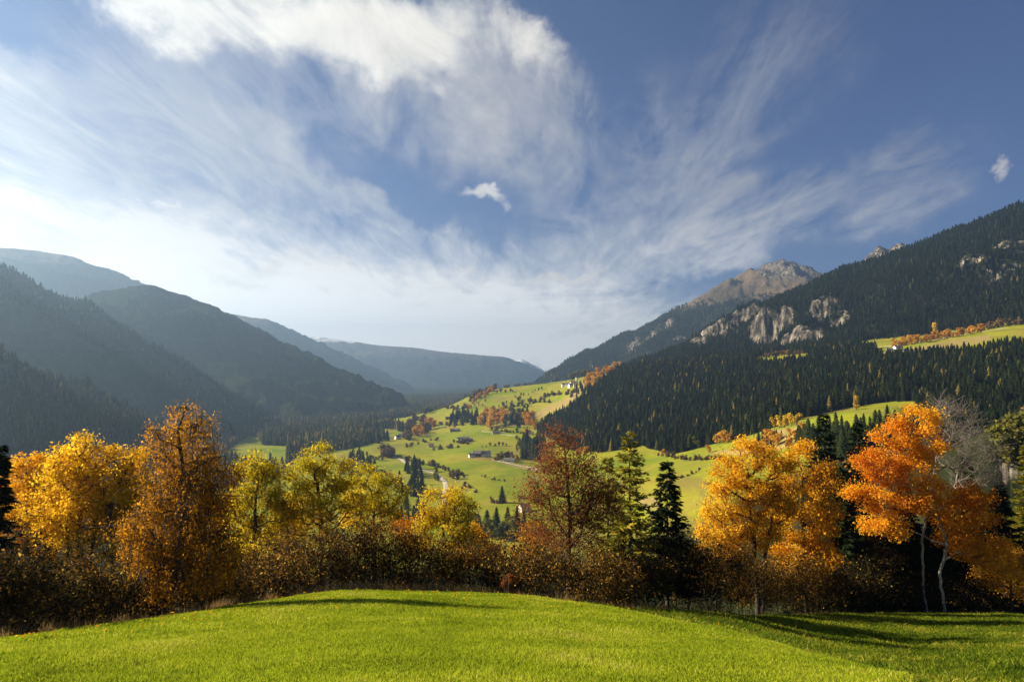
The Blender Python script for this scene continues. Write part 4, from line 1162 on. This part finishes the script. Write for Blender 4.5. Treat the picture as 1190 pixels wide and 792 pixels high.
def crown_tree(name, label, cat, base_px, R, trunk, lobes, n_clump, per, leaf, mat, bark, r0, seed, group=None, weep=0.0, spread=.25, twigs=5, up=.5, tint=(.5, .25), stems=(), fill=.5, rise=.35):
    """trunk: (column, row) way points up from the ground; lobes: (column, row, half width, half height[, tint shift])"""
    r = np.random.default_rng(seed)
    base = at(base_px, R); yd = base[1]
    root = empty(name, base)
    tag(root, label, cat, group)
    sk = Skel()
    tp = [base + np.array([0, 0, -.25])] + [unpix(a, b, yd) + np.array([0, r.normal(0, .25), 0]) for a, b in trunk]
    sk.chain(tp, -1, r, .035)
    for st in stems:
        b0 = at(st[0][0], R, r.uniform(-.5, .8))
        j = sk.add(b0 + np.array([0, 0, -.25]), 0)
        sk.chain([unpix(a, b, b0[1]) for a, b in st[1:]], j, r, .05)
    scale = yd / F
    spread = spread * max(1.0, yd / 42.0) if cat == 'tree' else spread
    areas = np.array([l[2] * l[3] for l in lobes], float); areas /= areas.sum()
    T, TB = [], []
    for l, ar in zip(lobes, areas):
        c = unpix(l[0], l[1], yd); c[1] += r.uniform(-.5, .5) * l[2] * scale * .6
        n = max(3, int(round(n_clump * 1.25 * ar)))
        d = r.normal(size=(n, 3)); d /= np.linalg.norm(d, axis=1, keepdims=True)
        rad = r.uniform(fill ** 3, 1, n) ** (1 / 3.)
        T.append(c + d * rad[:, None] * np.array([l[2] * scale, l[2] * scale * .85, l[3] * scale]))
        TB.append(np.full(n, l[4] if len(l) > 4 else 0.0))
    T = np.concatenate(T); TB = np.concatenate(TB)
    g = np.array([float(v) for v in H(T[:, 0], T[:, 1])])
    T[:, 2] = np.maximum(T[:, 2], g + .25)
    zlow = np.percentile(T[:, 2], 6) - 1.2
    attach(sk, T, r, max(zlow, base[2] + .4), rise=rise)
    rad_nodes = len(sk.p)
    # leaves
    m = np.clip((per * r.lognormal(-.12, .55, len(T))).astype(int), 8, None) if cat == 'tree' else np.full(len(T), per)
    C = np.repeat(T, m, 0); tb = np.repeat(TB, m)
    off = r.normal(size=C.shape) * spread
    if weep > 0:
        k = r.integers(0, 4, len(C))
        ph = np.repeat(r.uniform(0, 6.28, len(T)), m) + k * 1.26
        rr = np.repeat(r.uniform(.15, .55, len(T)), m)
        off = np.stack([np.cos(ph) * rr, np.sin(ph) * rr, -r.uniform(0, 1, len(C)) ** .8 * weep * np.repeat(r.uniform(.5, 1.3, len(T)), m) + .2], 1) + r.normal(size=C.shape) * .09
    else:
        off[:, 2] *= .75
    C = C + off
    # twigs
    if twigs:
        for i in range(len(T)):
            node = int(np.argmin(np.linalg.norm(np.array(sk.p[:rad_nodes]) - T[i], axis=1))) if False else None
        tipn = [i for i in range(rad_nodes) if sk.tip[i]]
        for i in tipn:
            p = sk.p[i]
            for _ in range(twigs):
                if weep > 0:
                    d = r.normal(0, .25, 3); d[2] = -abs(r.normal(.5, .25)) * weep
                    q = sk.add(p + d * np.array([1, 1, .15]) + np.array([0, 0, .06]), i); sk.add(p + d * np.array([1.3, 1.3, 1]), q)
                else:
                    d = r.normal(0, 1, 3); d[2] = abs(d[2]) * .8 + .1; d *= spread * r.uniform(.8, 1.7) / np.linalg.norm(d)
                    sk.add(p + d, i)
    rad = sk.radii(r0)
    V, Q = sk.mesh(rad)
    build('trunk', V - base, Q, None, [bark, GREYB if per == 0 else BARK], None, (sk.face_r < (.075 if per == 0 else .05)).astype(int), smooth=True, parent=root)
    if per > 0:
        ok = C[:, 2] > H(C[:, 0], C[:, 1]) + .05
        C = C[ok]; tb = tb[ok]
        LV, LQ = leaf_quads(C, leaf, r, up, hang=weep > 0)
        lowf = fbm(C[:, 0] / 1.1, C[:, 2] / 1.1 + C[:, 1], 3, seed)
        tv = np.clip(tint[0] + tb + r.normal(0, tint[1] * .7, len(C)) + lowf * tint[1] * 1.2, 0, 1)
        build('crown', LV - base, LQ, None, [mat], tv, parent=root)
    return root

crown_tree('aspen_tree', 'small orange leaved tree between the dark spruce and the yellow trees at left', 'tree', 30, 44, [(30, 640), (30, 560)],
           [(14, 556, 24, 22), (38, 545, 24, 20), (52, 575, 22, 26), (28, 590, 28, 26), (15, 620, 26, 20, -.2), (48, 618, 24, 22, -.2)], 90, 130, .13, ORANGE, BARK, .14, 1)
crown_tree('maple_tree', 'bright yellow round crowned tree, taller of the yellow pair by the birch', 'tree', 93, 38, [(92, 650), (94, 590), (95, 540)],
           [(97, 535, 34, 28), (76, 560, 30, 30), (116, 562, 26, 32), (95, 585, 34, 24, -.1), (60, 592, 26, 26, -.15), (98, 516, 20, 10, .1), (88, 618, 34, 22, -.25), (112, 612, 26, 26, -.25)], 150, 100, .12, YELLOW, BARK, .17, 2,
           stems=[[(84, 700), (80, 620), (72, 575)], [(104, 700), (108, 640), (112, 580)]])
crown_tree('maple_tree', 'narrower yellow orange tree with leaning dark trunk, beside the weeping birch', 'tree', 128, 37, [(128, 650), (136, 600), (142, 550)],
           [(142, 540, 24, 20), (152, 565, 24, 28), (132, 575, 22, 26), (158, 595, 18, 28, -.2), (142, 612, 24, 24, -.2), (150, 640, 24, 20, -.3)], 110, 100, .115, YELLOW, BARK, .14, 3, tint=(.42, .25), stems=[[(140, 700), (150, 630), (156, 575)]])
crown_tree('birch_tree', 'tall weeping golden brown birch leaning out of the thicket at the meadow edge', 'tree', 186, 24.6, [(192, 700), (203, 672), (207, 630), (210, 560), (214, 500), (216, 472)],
           [(216, 486, 20, 16, .12), (196, 498, 18, 14, .1), (232, 502, 18, 18, .1), (210, 530, 32, 26, .05), (240, 545, 24, 28), (190, 555, 26, 30), (218, 580, 40, 40), (252, 590, 22, 36, -.08), (182, 610, 30, 44), (228, 632, 42, 46, -.12), (170, 650, 20, 36), (200, 655, 38, 34, -.05), (258, 640, 20, 36, -.12)],  # upper lobes tinted brighter to look sunlit
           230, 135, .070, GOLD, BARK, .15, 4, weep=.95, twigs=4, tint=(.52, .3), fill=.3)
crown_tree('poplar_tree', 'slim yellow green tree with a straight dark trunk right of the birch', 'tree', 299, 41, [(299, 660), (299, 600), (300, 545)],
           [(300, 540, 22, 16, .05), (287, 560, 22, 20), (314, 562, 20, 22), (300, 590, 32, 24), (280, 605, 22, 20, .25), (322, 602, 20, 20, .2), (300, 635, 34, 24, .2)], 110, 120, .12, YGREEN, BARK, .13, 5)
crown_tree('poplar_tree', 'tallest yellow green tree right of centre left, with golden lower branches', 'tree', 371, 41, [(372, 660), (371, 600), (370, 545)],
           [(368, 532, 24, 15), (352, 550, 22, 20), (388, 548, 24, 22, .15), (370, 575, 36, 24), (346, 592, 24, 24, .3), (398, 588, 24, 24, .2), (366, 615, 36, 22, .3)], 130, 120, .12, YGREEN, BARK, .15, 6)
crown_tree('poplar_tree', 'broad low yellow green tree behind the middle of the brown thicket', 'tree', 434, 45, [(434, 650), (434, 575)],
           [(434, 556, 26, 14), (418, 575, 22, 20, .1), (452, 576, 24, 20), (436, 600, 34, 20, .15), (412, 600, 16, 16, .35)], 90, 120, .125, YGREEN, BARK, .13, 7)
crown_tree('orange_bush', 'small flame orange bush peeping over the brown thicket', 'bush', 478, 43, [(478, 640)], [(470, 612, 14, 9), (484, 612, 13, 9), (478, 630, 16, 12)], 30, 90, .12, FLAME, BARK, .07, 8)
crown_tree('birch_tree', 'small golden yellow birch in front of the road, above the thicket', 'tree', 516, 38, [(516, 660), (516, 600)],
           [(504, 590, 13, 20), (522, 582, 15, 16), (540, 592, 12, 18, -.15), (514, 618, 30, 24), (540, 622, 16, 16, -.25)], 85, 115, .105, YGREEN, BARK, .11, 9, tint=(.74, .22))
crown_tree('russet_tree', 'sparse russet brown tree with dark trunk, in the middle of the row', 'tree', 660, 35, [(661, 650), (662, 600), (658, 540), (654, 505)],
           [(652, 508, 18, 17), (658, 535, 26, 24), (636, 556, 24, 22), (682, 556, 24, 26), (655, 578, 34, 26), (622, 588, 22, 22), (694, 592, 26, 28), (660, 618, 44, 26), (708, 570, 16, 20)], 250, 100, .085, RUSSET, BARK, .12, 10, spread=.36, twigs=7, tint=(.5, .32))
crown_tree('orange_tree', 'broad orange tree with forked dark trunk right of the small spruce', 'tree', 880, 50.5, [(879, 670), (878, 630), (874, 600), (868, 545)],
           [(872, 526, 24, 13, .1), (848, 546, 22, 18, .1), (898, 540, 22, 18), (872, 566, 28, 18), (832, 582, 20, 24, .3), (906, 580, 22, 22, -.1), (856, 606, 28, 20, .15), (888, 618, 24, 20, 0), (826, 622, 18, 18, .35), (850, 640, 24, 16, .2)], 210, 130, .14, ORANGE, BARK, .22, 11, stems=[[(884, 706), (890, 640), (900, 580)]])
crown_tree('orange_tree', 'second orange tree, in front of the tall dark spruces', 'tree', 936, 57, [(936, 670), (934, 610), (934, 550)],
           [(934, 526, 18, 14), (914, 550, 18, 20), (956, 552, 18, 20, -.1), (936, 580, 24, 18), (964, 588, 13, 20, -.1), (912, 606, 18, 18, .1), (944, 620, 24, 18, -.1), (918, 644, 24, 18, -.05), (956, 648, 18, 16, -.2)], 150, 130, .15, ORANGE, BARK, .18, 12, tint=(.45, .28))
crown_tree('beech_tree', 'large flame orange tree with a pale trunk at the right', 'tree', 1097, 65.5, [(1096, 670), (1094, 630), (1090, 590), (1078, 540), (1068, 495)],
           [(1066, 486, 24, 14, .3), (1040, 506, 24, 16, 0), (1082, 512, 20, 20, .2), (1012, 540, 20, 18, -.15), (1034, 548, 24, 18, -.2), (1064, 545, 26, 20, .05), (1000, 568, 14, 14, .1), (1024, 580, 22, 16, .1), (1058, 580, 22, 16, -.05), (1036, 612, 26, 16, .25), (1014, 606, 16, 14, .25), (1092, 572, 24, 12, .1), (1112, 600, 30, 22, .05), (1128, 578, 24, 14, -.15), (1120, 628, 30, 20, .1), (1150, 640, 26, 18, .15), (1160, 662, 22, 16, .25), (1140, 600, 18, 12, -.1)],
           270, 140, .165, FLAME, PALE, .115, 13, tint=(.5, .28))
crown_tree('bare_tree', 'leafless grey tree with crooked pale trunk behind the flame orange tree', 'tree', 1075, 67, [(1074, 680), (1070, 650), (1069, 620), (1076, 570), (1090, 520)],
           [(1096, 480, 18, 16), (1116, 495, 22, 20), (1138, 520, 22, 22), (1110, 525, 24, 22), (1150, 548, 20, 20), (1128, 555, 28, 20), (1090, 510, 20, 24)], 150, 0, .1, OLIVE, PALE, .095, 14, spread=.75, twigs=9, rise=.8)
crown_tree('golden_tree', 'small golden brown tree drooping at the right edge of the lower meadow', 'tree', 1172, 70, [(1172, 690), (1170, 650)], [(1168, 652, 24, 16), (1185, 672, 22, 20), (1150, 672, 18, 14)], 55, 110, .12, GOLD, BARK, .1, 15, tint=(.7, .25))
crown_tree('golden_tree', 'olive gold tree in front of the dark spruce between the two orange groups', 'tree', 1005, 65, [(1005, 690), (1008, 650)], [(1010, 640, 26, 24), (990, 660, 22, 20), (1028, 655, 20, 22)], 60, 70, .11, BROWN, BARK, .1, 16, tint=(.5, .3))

crown_tree('aspen_tree', 'orange brown tree standing behind the two yellow trees', 'tree', 66, 52, [(66, 640), (66, 580)], [(66, 580, 22, 26), (60, 615, 26, 24, -.1), (84, 640, 24, 20, -.15), (50, 640, 24, 18, -.15)], 70, 120, .15, ORANGE, BARK, .12, 51, tint=(.35, .25))
crown_tree('aspen_tree', 'golden tree filling the gap behind the weeping birch', 'tree', 255, 50, [(255, 660), (255, 590)], [(262, 592, 20, 20), (252, 620, 26, 24), (270, 640, 22, 22, -.1)], 70, 120, .15, GOLD, BARK, .12, 52, tint=(.55, .28))
crown_tree('aspen_tree', 'golden bush like tree between the two taller yellow green trees', 'tree', 335, 50, [(335, 660), (335, 610)], [(334, 600, 16, 18), (330, 625, 24, 22), (342, 645, 24, 20)], 60, 120, .15, YGREEN, BARK, .12, 53, tint=(.75, .25))
crown_tree('aspen_tree', 'orange tree low between the broad yellow green tree and the golden birch', 'tree', 545, 48, [(545, 660), (545, 630)], [(548, 622, 16, 14), (556, 640, 20, 14), (536, 646, 20, 16)], 46, 110, .14, ORANGE, BARK, .1, 54, tint=(.3, .3))
crown_tree('golden_tree', 'golden brown small tree behind the hazels left of the russet tree', 'tree', 624, 46, [(624, 660), (624, 630)], [(622, 622, 18, 16), (636, 640, 22, 18), (612, 645, 18, 16)], 50, 100, .13, GOLD, BARK, .1, 55, tint=(.5, .3))
crown_tree('golden_tree', 'yellow bush lit under the broad orange tree', 'bush', 832, 52, [(832, 690), (832, 660)], [(828, 640, 20, 18, .2), (846, 656, 22, 18), (820, 668, 20, 16), (858, 690, 18, 14, .2)], 60, 100, .14, GOLD, BARK, .08, 56, tint=(.7, .3))
crown_tree('golden_tree', 'olive gold bush below the second orange tree', 'bush', 922, 60, [(922, 690), (922, 660)], [(918, 660, 26, 18), (944, 668, 24, 18), (900, 676, 20, 16)], 60, 100, .15, GOLD, BARK, .08, 57, tint=(.32, .3))

# conifers of the foreground
def near_conifer(name, label, base_px, R, top_py, rad_px, mat, seed, dense=1.0, droop=.25, gap=.0, zlow=.08, lean=0.0, bark=BARK, sweep=.12):
    r = np.random.default_rng(seed)
    base = at(base_px, R); yd = base[1]
    top = unpix(base_px + lean, top_py, yd)
    Ht = top[2] - base[2]; rad = rad_px * yd / F
    root = empty(name, base); tag(root, label, 'tree')
    sk = Skel()
    sk.chain([base + np.array([0, 0, -.3]), base + (top - base) * .5 + r.normal(0, .06, 3), top], -1, r, .006, .08)
    nt = len(sk.p)
    C, Dv, S = [], [], []
    z = zlow * Ht
    while z < Ht * .985:
        f = z / Ht
        k = 4 + int(r.integers(0, 4))
        ph = r.uniform(0, 6.28)
        z0_ = z
        for b in range(k):
            if r.random() < gap: continue
            z = min(z0_ + Ht * r.normal(0, .012), Ht * .985); f = z / Ht
            th = ph + b * 2 * PI / k + r.normal(0, .25)
            L = rad * (1 - f) ** .85 * r.uniform(.65, 1.15) + .12
            i = int(np.argmin(np.abs(np.array([q[2] for q in sk.p[:nt]]) - (base[2] + z))))
            last = i; p0 = sk.p[i]; n = max(3, int(L / .22))
            for s in range(1, n + 1):
                g = s / n
                pos = p0 + np.array([math.cos(th) * L * g, math.sin(th) * L * g, L * (-droop * g + sweep * g * g * 2) + r.normal(0, .015)])
                last = sk.add(pos, last)
                m = int((17 if mat is SPRUCE else 15) * dense * (1.15 - .4 * g))
                for _ in range(m):
                    side = r.choice((-1, 1))
                    d = np.array([math.cos(th + side * r.uniform(.4, 1.2)), math.sin(th + side * r.uniform(.4, 1.2)), r.uniform(-.75, .1) if mat is SPRUCE else r.uniform(-.5, .35)])
                    ln = (.17 + .24 * L * (1 - g) ** .7 + .10) * r.uniform(.6, 1.3)
                    C.append(pos + d * ln * .5 + r.normal(0, .03, 3)); Dv.append(d); S.append(ln)
        z = z0_ + Ht * ((.016 if dense > 1.2 else .024) + .010 * r.random()) * (1 + .5 * (1 - f))
    C, Dv, S = np.array(C), np.array(Dv), np.array(S)
    Dv /= np.linalg.norm(Dv, axis=1, keepdims=True)
    side = np.cross(Dv, r.normal(size=Dv.shape)); side /= np.linalg.norm(side, axis=1, keepdims=True) + 1e-9
    wd = (S * r.uniform(.16, .32, len(S)))[:, None] * .5
    hs = S[:, None] * .5
    V = np.stack([C - Dv * hs, C - side * wd, C + Dv * hs, C + side * wd], 1).reshape(-1, 3)
    Q = np.arange(len(C) * 4).reshape(-1, 4)
    build('crown', V - base, Q, None, [mat], np.clip(r.normal(.5, .25, len(C)), 0, 1), parent=root)
    radn = sk.radii(.016 * Ht, .006)
    # straight taper for the stem
    stem_z = np.array([q[2] for q in sk.p[:nt]])
    for i in range(nt): radn[i] = max(.012, .015 * Ht * (1 - (sk.p[i][2] - base[2]) / (Ht * 1.02)))
    tv, tq = sk.mesh(radn)
    build('trunk', tv - base, tq, None, [bark], smooth=True, parent=root)
    return root
near_conifer('spruce_tree', 'black green spruce cut off by the left edge of the photo', -4, 30, 512, 30, SPRUCE, 31, 1.0)
near_conifer('larch_tree', 'tall yellow green larch with airy drooping branches left of the small spruce', 731, 39, 500, 50, LARCH, 32, .62, .18, .12, .15)
near_conifer('larch_tree', 'shorter yellow green larch between the russet tree and the tall larch', 706, 43, 530, 34, LARCH, 33, .6, .2, .15, .1)
near_conifer('spruce_tree', 'small dark spruce with separate tiers right of the tall larch', 775, 41, 534, 42, SPRUCE, 34, .9, .32, .12, .2)
near_conifer('spruce_tree', 'tall black spruce with broad top between the two orange groups', 957, 68, 478, 52, SPRUCE, 35, 1.6, .3)
near_conifer('spruce_tree', 'tall black spruce close behind the left side of the flame orange tree', 996, 72, 486, 48, SPRUCE, 36, 1.6, .3)
near_conifer('spruce_tree', 'lower black spruce in the dark gap behind the second orange tree', 978, 64.5, 540, 44, SPRUCE, 37, 1.5, .3)
near_conifer('spruce_tree', 'black spruce behind the crooked pale trunk', 1050, 72, 560, 48, SPRUCE, 38, 1.5, .3)
near_conifer('spruce_tree', 'black spruce behind the right branches of the leafless tree', 1122, 76, 528, 46, SPRUCE, 39, 1.5, .3)
near_conifer('spruce_tree', 'dark spruce behind the drooping golden tree near the right edge', 1160, 78, 556, 44, SPRUCE, 40, 1.5, .3)
near_conifer('spruce_tree', 'black spruce filling the gap behind the two pale trunks', 1086, 74, 592, 46, SPRUCE, 42, 1.5, .3)
near_conifer('larch_tree', 'olive green larch at the right edge below the rocky bluff', 1192, 82, 515, 34, LARCH, 41, 1.3, .25, .0, .1)

# shrubs of the thicket
def shrub(label, px, top, hw, dR, mat, seed, per=52, leaf=.07, tint=(.45, .3), base_row=None, name='hazel_bush', n=None, R=None, flare=1.0, group=None):
    r = np.random.default_rng(seed)
    a = ray(px, 690)[0]
    R = (float(edge_R(a)) + dR) if R is None else R
    b = at(px, R); sc_ = b[1] / F
    by = float(proj(b[0], b[1], b[2])[1])
    hgt = by - top
    lobes = []
    for k in range(6):
        f = (k + .5) / 6
        lobes.append((px - hw + 2 * hw * f + r.normal(0, 3), top + hgt * (.30 + .22 * abs(f - .5) * 2 + r.uniform(-.06, .1)), hw * .42, hgt * .28, r.normal(0, .05)))
    for k in range(3):
        f = (k + .5) / 3
        lobes.append((px - hw * .8 + 1.6 * hw * f, top + hgt * r.uniform(.62, .74), hw * .42, hgt * .26, -.12))
    stems = []
    for k in range(9):
        bx = px + r.uniform(-.32, .32) * hw
        tx = bx + (bx - px) * 1.6 + r.normal(0, hw * .12)
        stems.append([(bx, by), ((bx * .6 + tx * .4), by - hgt * .35), (tx, by - hgt * r.uniform(.62, .88))])
    n = n or int(max(36, min(110, hw * hgt * .024)))
    return crown_tree(name, label, 'bush', px, R, [(px + r.normal(0, 3), by - hgt * .4), (px + r.normal(0, 6), by - hgt * .8)], lobes, n, per, leaf, mat, BARK, .05, seed, group=group, spread=max(.06, min(7.0, hw * .3) * sc_), twigs=3, stems=stems, tint=tint, fill=.2, up=.3, rise=.9)

S = [
    ('dark brown shrub at the left edge of the meadow, under the black spruce', 6, 628, 40, 1.2, BROWN),
    ('dark olive shrub below the small orange tree', 48, 634, 38, 1.6, OLIVE),
    ('brown flecked shrub below the taller yellow tree', 88, 640, 38, 1.8, BROWN),
    ('dark shrub below the narrower yellow tree', 128, 648, 34, 1.8, OLIVE),
    ('low brown shrub close left of the leaning birch trunk', 160, 664, 26, 2.2, BROWN),
    ('low brown shrub close right of the leaning birch trunk', 226, 655, 30, 2.6, BROWN),
    ('brown leafy shrub in the birch shade', 262, 640, 32, 1.6, BROWN),
    ('brown shrub in front of the slim yellow green tree', 300, 645, 32, 1.6, BROWN),
    ('brown shrub between the two taller yellow green trees', 334, 630, 32, 1.6, BROWN),
    ('tall brown hazel in front of the tallest yellow green tree', 372, 606, 36, 1.6, BROWN),
    ('tall russet flecked hazel left of the broad yellow green tree', 408, 594, 36, 1.8, BROWN),
    ('tall hazel below the broad yellow green tree', 446, 592, 36, 1.6, BROWN),
    ('brown hazel below the flame orange bush', 484, 612, 34, 1.6, BROWN),
    ('brown hazel below the small golden birch', 518, 622, 32, 1.6, BROWN),
    ('brown hazel with thin arching stems right of the golden birch', 552, 622, 30, 1.8, BROWN),
    ('brown hazel below the tall narrow spruces', 584, 634, 28, 1.8, BROWN),
    ('yellow flecked hazel left of the russet trunk', 616, 612, 34, 1.4, BROWN),
    ('dark hazel at the foot of the russet tree', 652, 632, 40, 1.2, BROWN),
    ('dark shrub between the russet tree and the tall larch', 696, 632, 36, 2.0, BROWN),
    ('dark shrub at the foot of the tall larch', 736, 628, 40, 2.2, OLIVE),
    ('large dark shrub at the foot of the small spruce', 784, 606, 46, 1.8, OLIVE),
    ('brown arching shrub left below the broad orange tree', 832, 616, 44, .6, BROWN),
    ('brown shrub below the broad orange tree trunk', 874, 634, 40, .5, BROWN),
    ('olive brown shrub between the two orange trees', 910, 634, 38, .6, BROWN),
    ('olive shrub below the second orange tree', 948, 640, 38, .6, BROWN),
    ('dark shrub below the tall black spruces', 988, 640, 38, 1.2, OLIVE),
    ('dark shrub left of the crooked pale trunk', 1030, 644, 36, 1.4, OLIVE),
    ('dark shrub behind and between the two pale trunks', 1084, 656, 28, 5.0, OLIVE),
    ('dark shrub right of the two pale trunks', 1124, 664, 32, 3.0, OLIVE),
    ('dark shrub at the right edge of the lower meadow', 1172, 668, 32, 3.0, OLIVE),
]
for i, (lb, px, top, hw, dR, mt) in enumerate(S):
    big = 400 if px > 650 else 0
    shrub(lb, px, top, hw, dR, mt, 300 + i, per=44 if px < 660 else 60, leaf=.078 if px < 200 else (.098 if px < 660 else (.115 if px < 880 else .15)), tint=((.40, .60, .50, .66, .46)[i % 5], .34) if mt is BROWN else (.46, .34))
shrub('small red orange sapling at the meadow edge beside the dry grass', 589, 660, 5, .5, REDS, 390, per=45, leaf=.06, name='red_sapling', n=22)
# second row behind, that closes the thicket
S2 = [(28, 600), (110, 610), (175, 620), (250, 618), (330, 612), (420, 600), (500, 628), (600, 640), (690, 618), (745, 610), (815, 612), (900, 625), (965, 610), (1020, 610), (1060, 625), (1110, 620), (1150, 625), (1190, 610)]
for i, (px, top) in enumerate(S2):
    a = ray(px, 690)[0]
    shrub('dark leafy shrub in the back row of the thicket', px, top, 44, 8.0, OLIVE if (px > 930 or px < 120) else BROWN, 420 + i, per=55, leaf=.10, tint=(.40, .32), group='shrubs in the back row of the thicket')

# ------------------------------------------------------------------ grass
def blades(name, R0, R1, n, hgt, wid, mat, seed, lower, tint0, kind_label, cat, flat=.45):
    r = np.random.default_rng(seed)
    a = r.uniform(math.radians(-42), math.radians(42), n * 2)
    R = np.sqrt(r.uniform(R0 ** 2, R1 ** 2, n * 2))
    e = edge_R(a); f = fold_R(a)
    ok = (R < e + .3) & ((R > f) if lower else (R <= f + .4))
    a, R = a[ok][:n], R[ok][:n]; m = len(a)
    x, y = R * np.sin(a), R * np.cos(a); z = H(x, y)
    patch = fbm(x / 1.6, y / 1.6, 4, 71)
    h = hgt * r.uniform(.5, 1.35, m) * (1 + .5 * patch) * np.where(fbm(x / .5, y / .5, 2, 74) > .42, 1.7, 1)
    th = r.uniform(0, 6.28, m); ln = r.uniform(.1, flat * 2, m) * h
    dx, dy = np.cos(th) * ln, np.sin(th) * ln
    ph = r.uniform(0, PI, m); wx, wy = np.cos(ph) * wid * .5, np.sin(ph) * wid * .5
    Pb = np.stack([x, y, z - .01], 1)
    o = np.zeros(m)
    v0 = Pb - np.stack([wx, wy, o], 1); v1 = Pb + np.stack([wx, wy, o], 1)
    mid = Pb + np.stack([dx * .35, dy * .35, h * .6], 1)
    v2 = mid + np.stack([wx, wy, o], 1) * .8; v3 = mid - np.stack([wx, wy, o], 1) * .8
    v4 = Pb + np.stack([dx, dy, h], 1)
    V = np.stack([v0, v1, v2, v3, v4], 1).reshape(-1, 3)
    b = np.arange(m)[:, None] * 5
    Q = b + np.array([[0, 1, 2, 3]]); T = b + np.array([[3, 2, 4]])
    tv = np.clip(tint0 + r.normal(0, .18, m) + .45 * patch + .42 * fbm(x / 5, y / 5, 4, 72), 0, 1)
    ob = build(name, V, Q, T, [mat], np.concatenate([tv, tv]))
    return tag(ob, kind_label, cat, kind='stuff')
blades('meadow_grass', 6, 15, 190000, .045, .011, GRASSM, 81, False, .52, 'short bright green grass of the near mown meadow', 'grass')
blades('meadow_grass', 15, 31, 210000, .050, .019, GRASSM, 82, False, .55, 'short sunlit grass on the rounded crest of the meadow', 'grass')
blades('herb_grass', 6, 20, 60000, .085, .026, HERB, 83, True, .48, 'coarse leafy grass on the near part of the lower meadow', 'grass', .7)
blades('herb_grass', 20, 72, 300000, .13, .042, HERB, 84, True, .48, 'coarse leafy grass on the lower meadow before the dark trees', 'grass', .7)

def fringe():
    r = np.random.default_rng(91); n = 16000
    a = r.uniform(math.radians(-41), math.radians(41), n)
    R = edge_R(a) + np.abs(r.normal(0, .5, n)) + .05
    x, y = R * np.sin(a), R * np.cos(a)
    k = fbm(x / 2.2, y / 2.2, 3, 92) + .15 * (a > math.radians(22)) + .1 > r.uniform(-.25, .45, n)
    x, y = x[k], y[k]; m = len(x); z = H(x, y)
    h = r.uniform(.12, .48, m); th = r.uniform(0, 6.28, m); ln = h * r.uniform(.1, .5, m)
    ph = r.uniform(0, PI, m); w_ = .012
    o = np.zeros(m); P_ = np.stack([x, y, z - .02], 1); wv_ = np.stack([np.cos(ph) * w_, np.sin(ph) * w_, o], 1)
    tip = P_ + np.stack([np.cos(th) * ln, np.sin(th) * ln, h], 1)
    V = np.stack([P_ - wv_, P_ + wv_, tip], 1).reshape(-1, 3)
    return tag(build('dry_grass', V, None, np.arange(m * 3).reshape(-1, 3), [DRY], r.random(m)), 'tall dry straw coloured grass along the edge of the thicket', 'grass', kind='stuff')
fringe()
def fallen():
    r = np.random.default_rng(95); n = 5200
    a = r.uniform(math.radians(-40), math.radians(41), n); R = edge_R(a) - np.abs(r.normal(0, 5.5, n))
    k = (R > 15) & ((R > fold_R(a)) | (r.random(n) < .12))
    a, R = a[k], R[k]
    x, y = R * np.sin(a), R * np.cos(a)
    C = np.stack([x, y, H(x, y) + r.uniform(.03, .09, len(x))], 1)
    V, Q = leaf_quads(C, .085, r, 2.5)
    return tag(build('fallen_leaves', V, Q, None, [GOLD], np.clip(r.normal(.75, .25, len(C)), 0, 1)), 'fallen golden leaves scattered on the lower meadow', 'leaves', kind='stuff')
fallen()

# ------------------------------------------------------------------ valley haze
def haze():
    m, t, out = material('haze')
    v = t.new('ShaderNodeVolumePrincipled')
    v.inputs['Color'].default_value = (.46, .70, 1.0, 1)
    v.inputs['Density'].default_value = 1.25e-4
    v.inputs['Anisotropy'].default_value = 0.66
    t.l.new(v.outputs[0], out.inputs['Volume'])
    x0, x1, y0, y1, z0, z1 = -11000, 11000, -11000, 11000, ZMIN - 1.0, ZMAX + 20.0
    vv, ff = box(x0, x1, y0, y1, z0, z1)
    me = bpy.data.meshes.new('haze'); me.from_pydata(vv, [], ff); me.materials.append(m)
    o = bpy.data.objects.new('haze', me); COL.objects.link(o)
    return tag(o, kind='stuff')
haze()
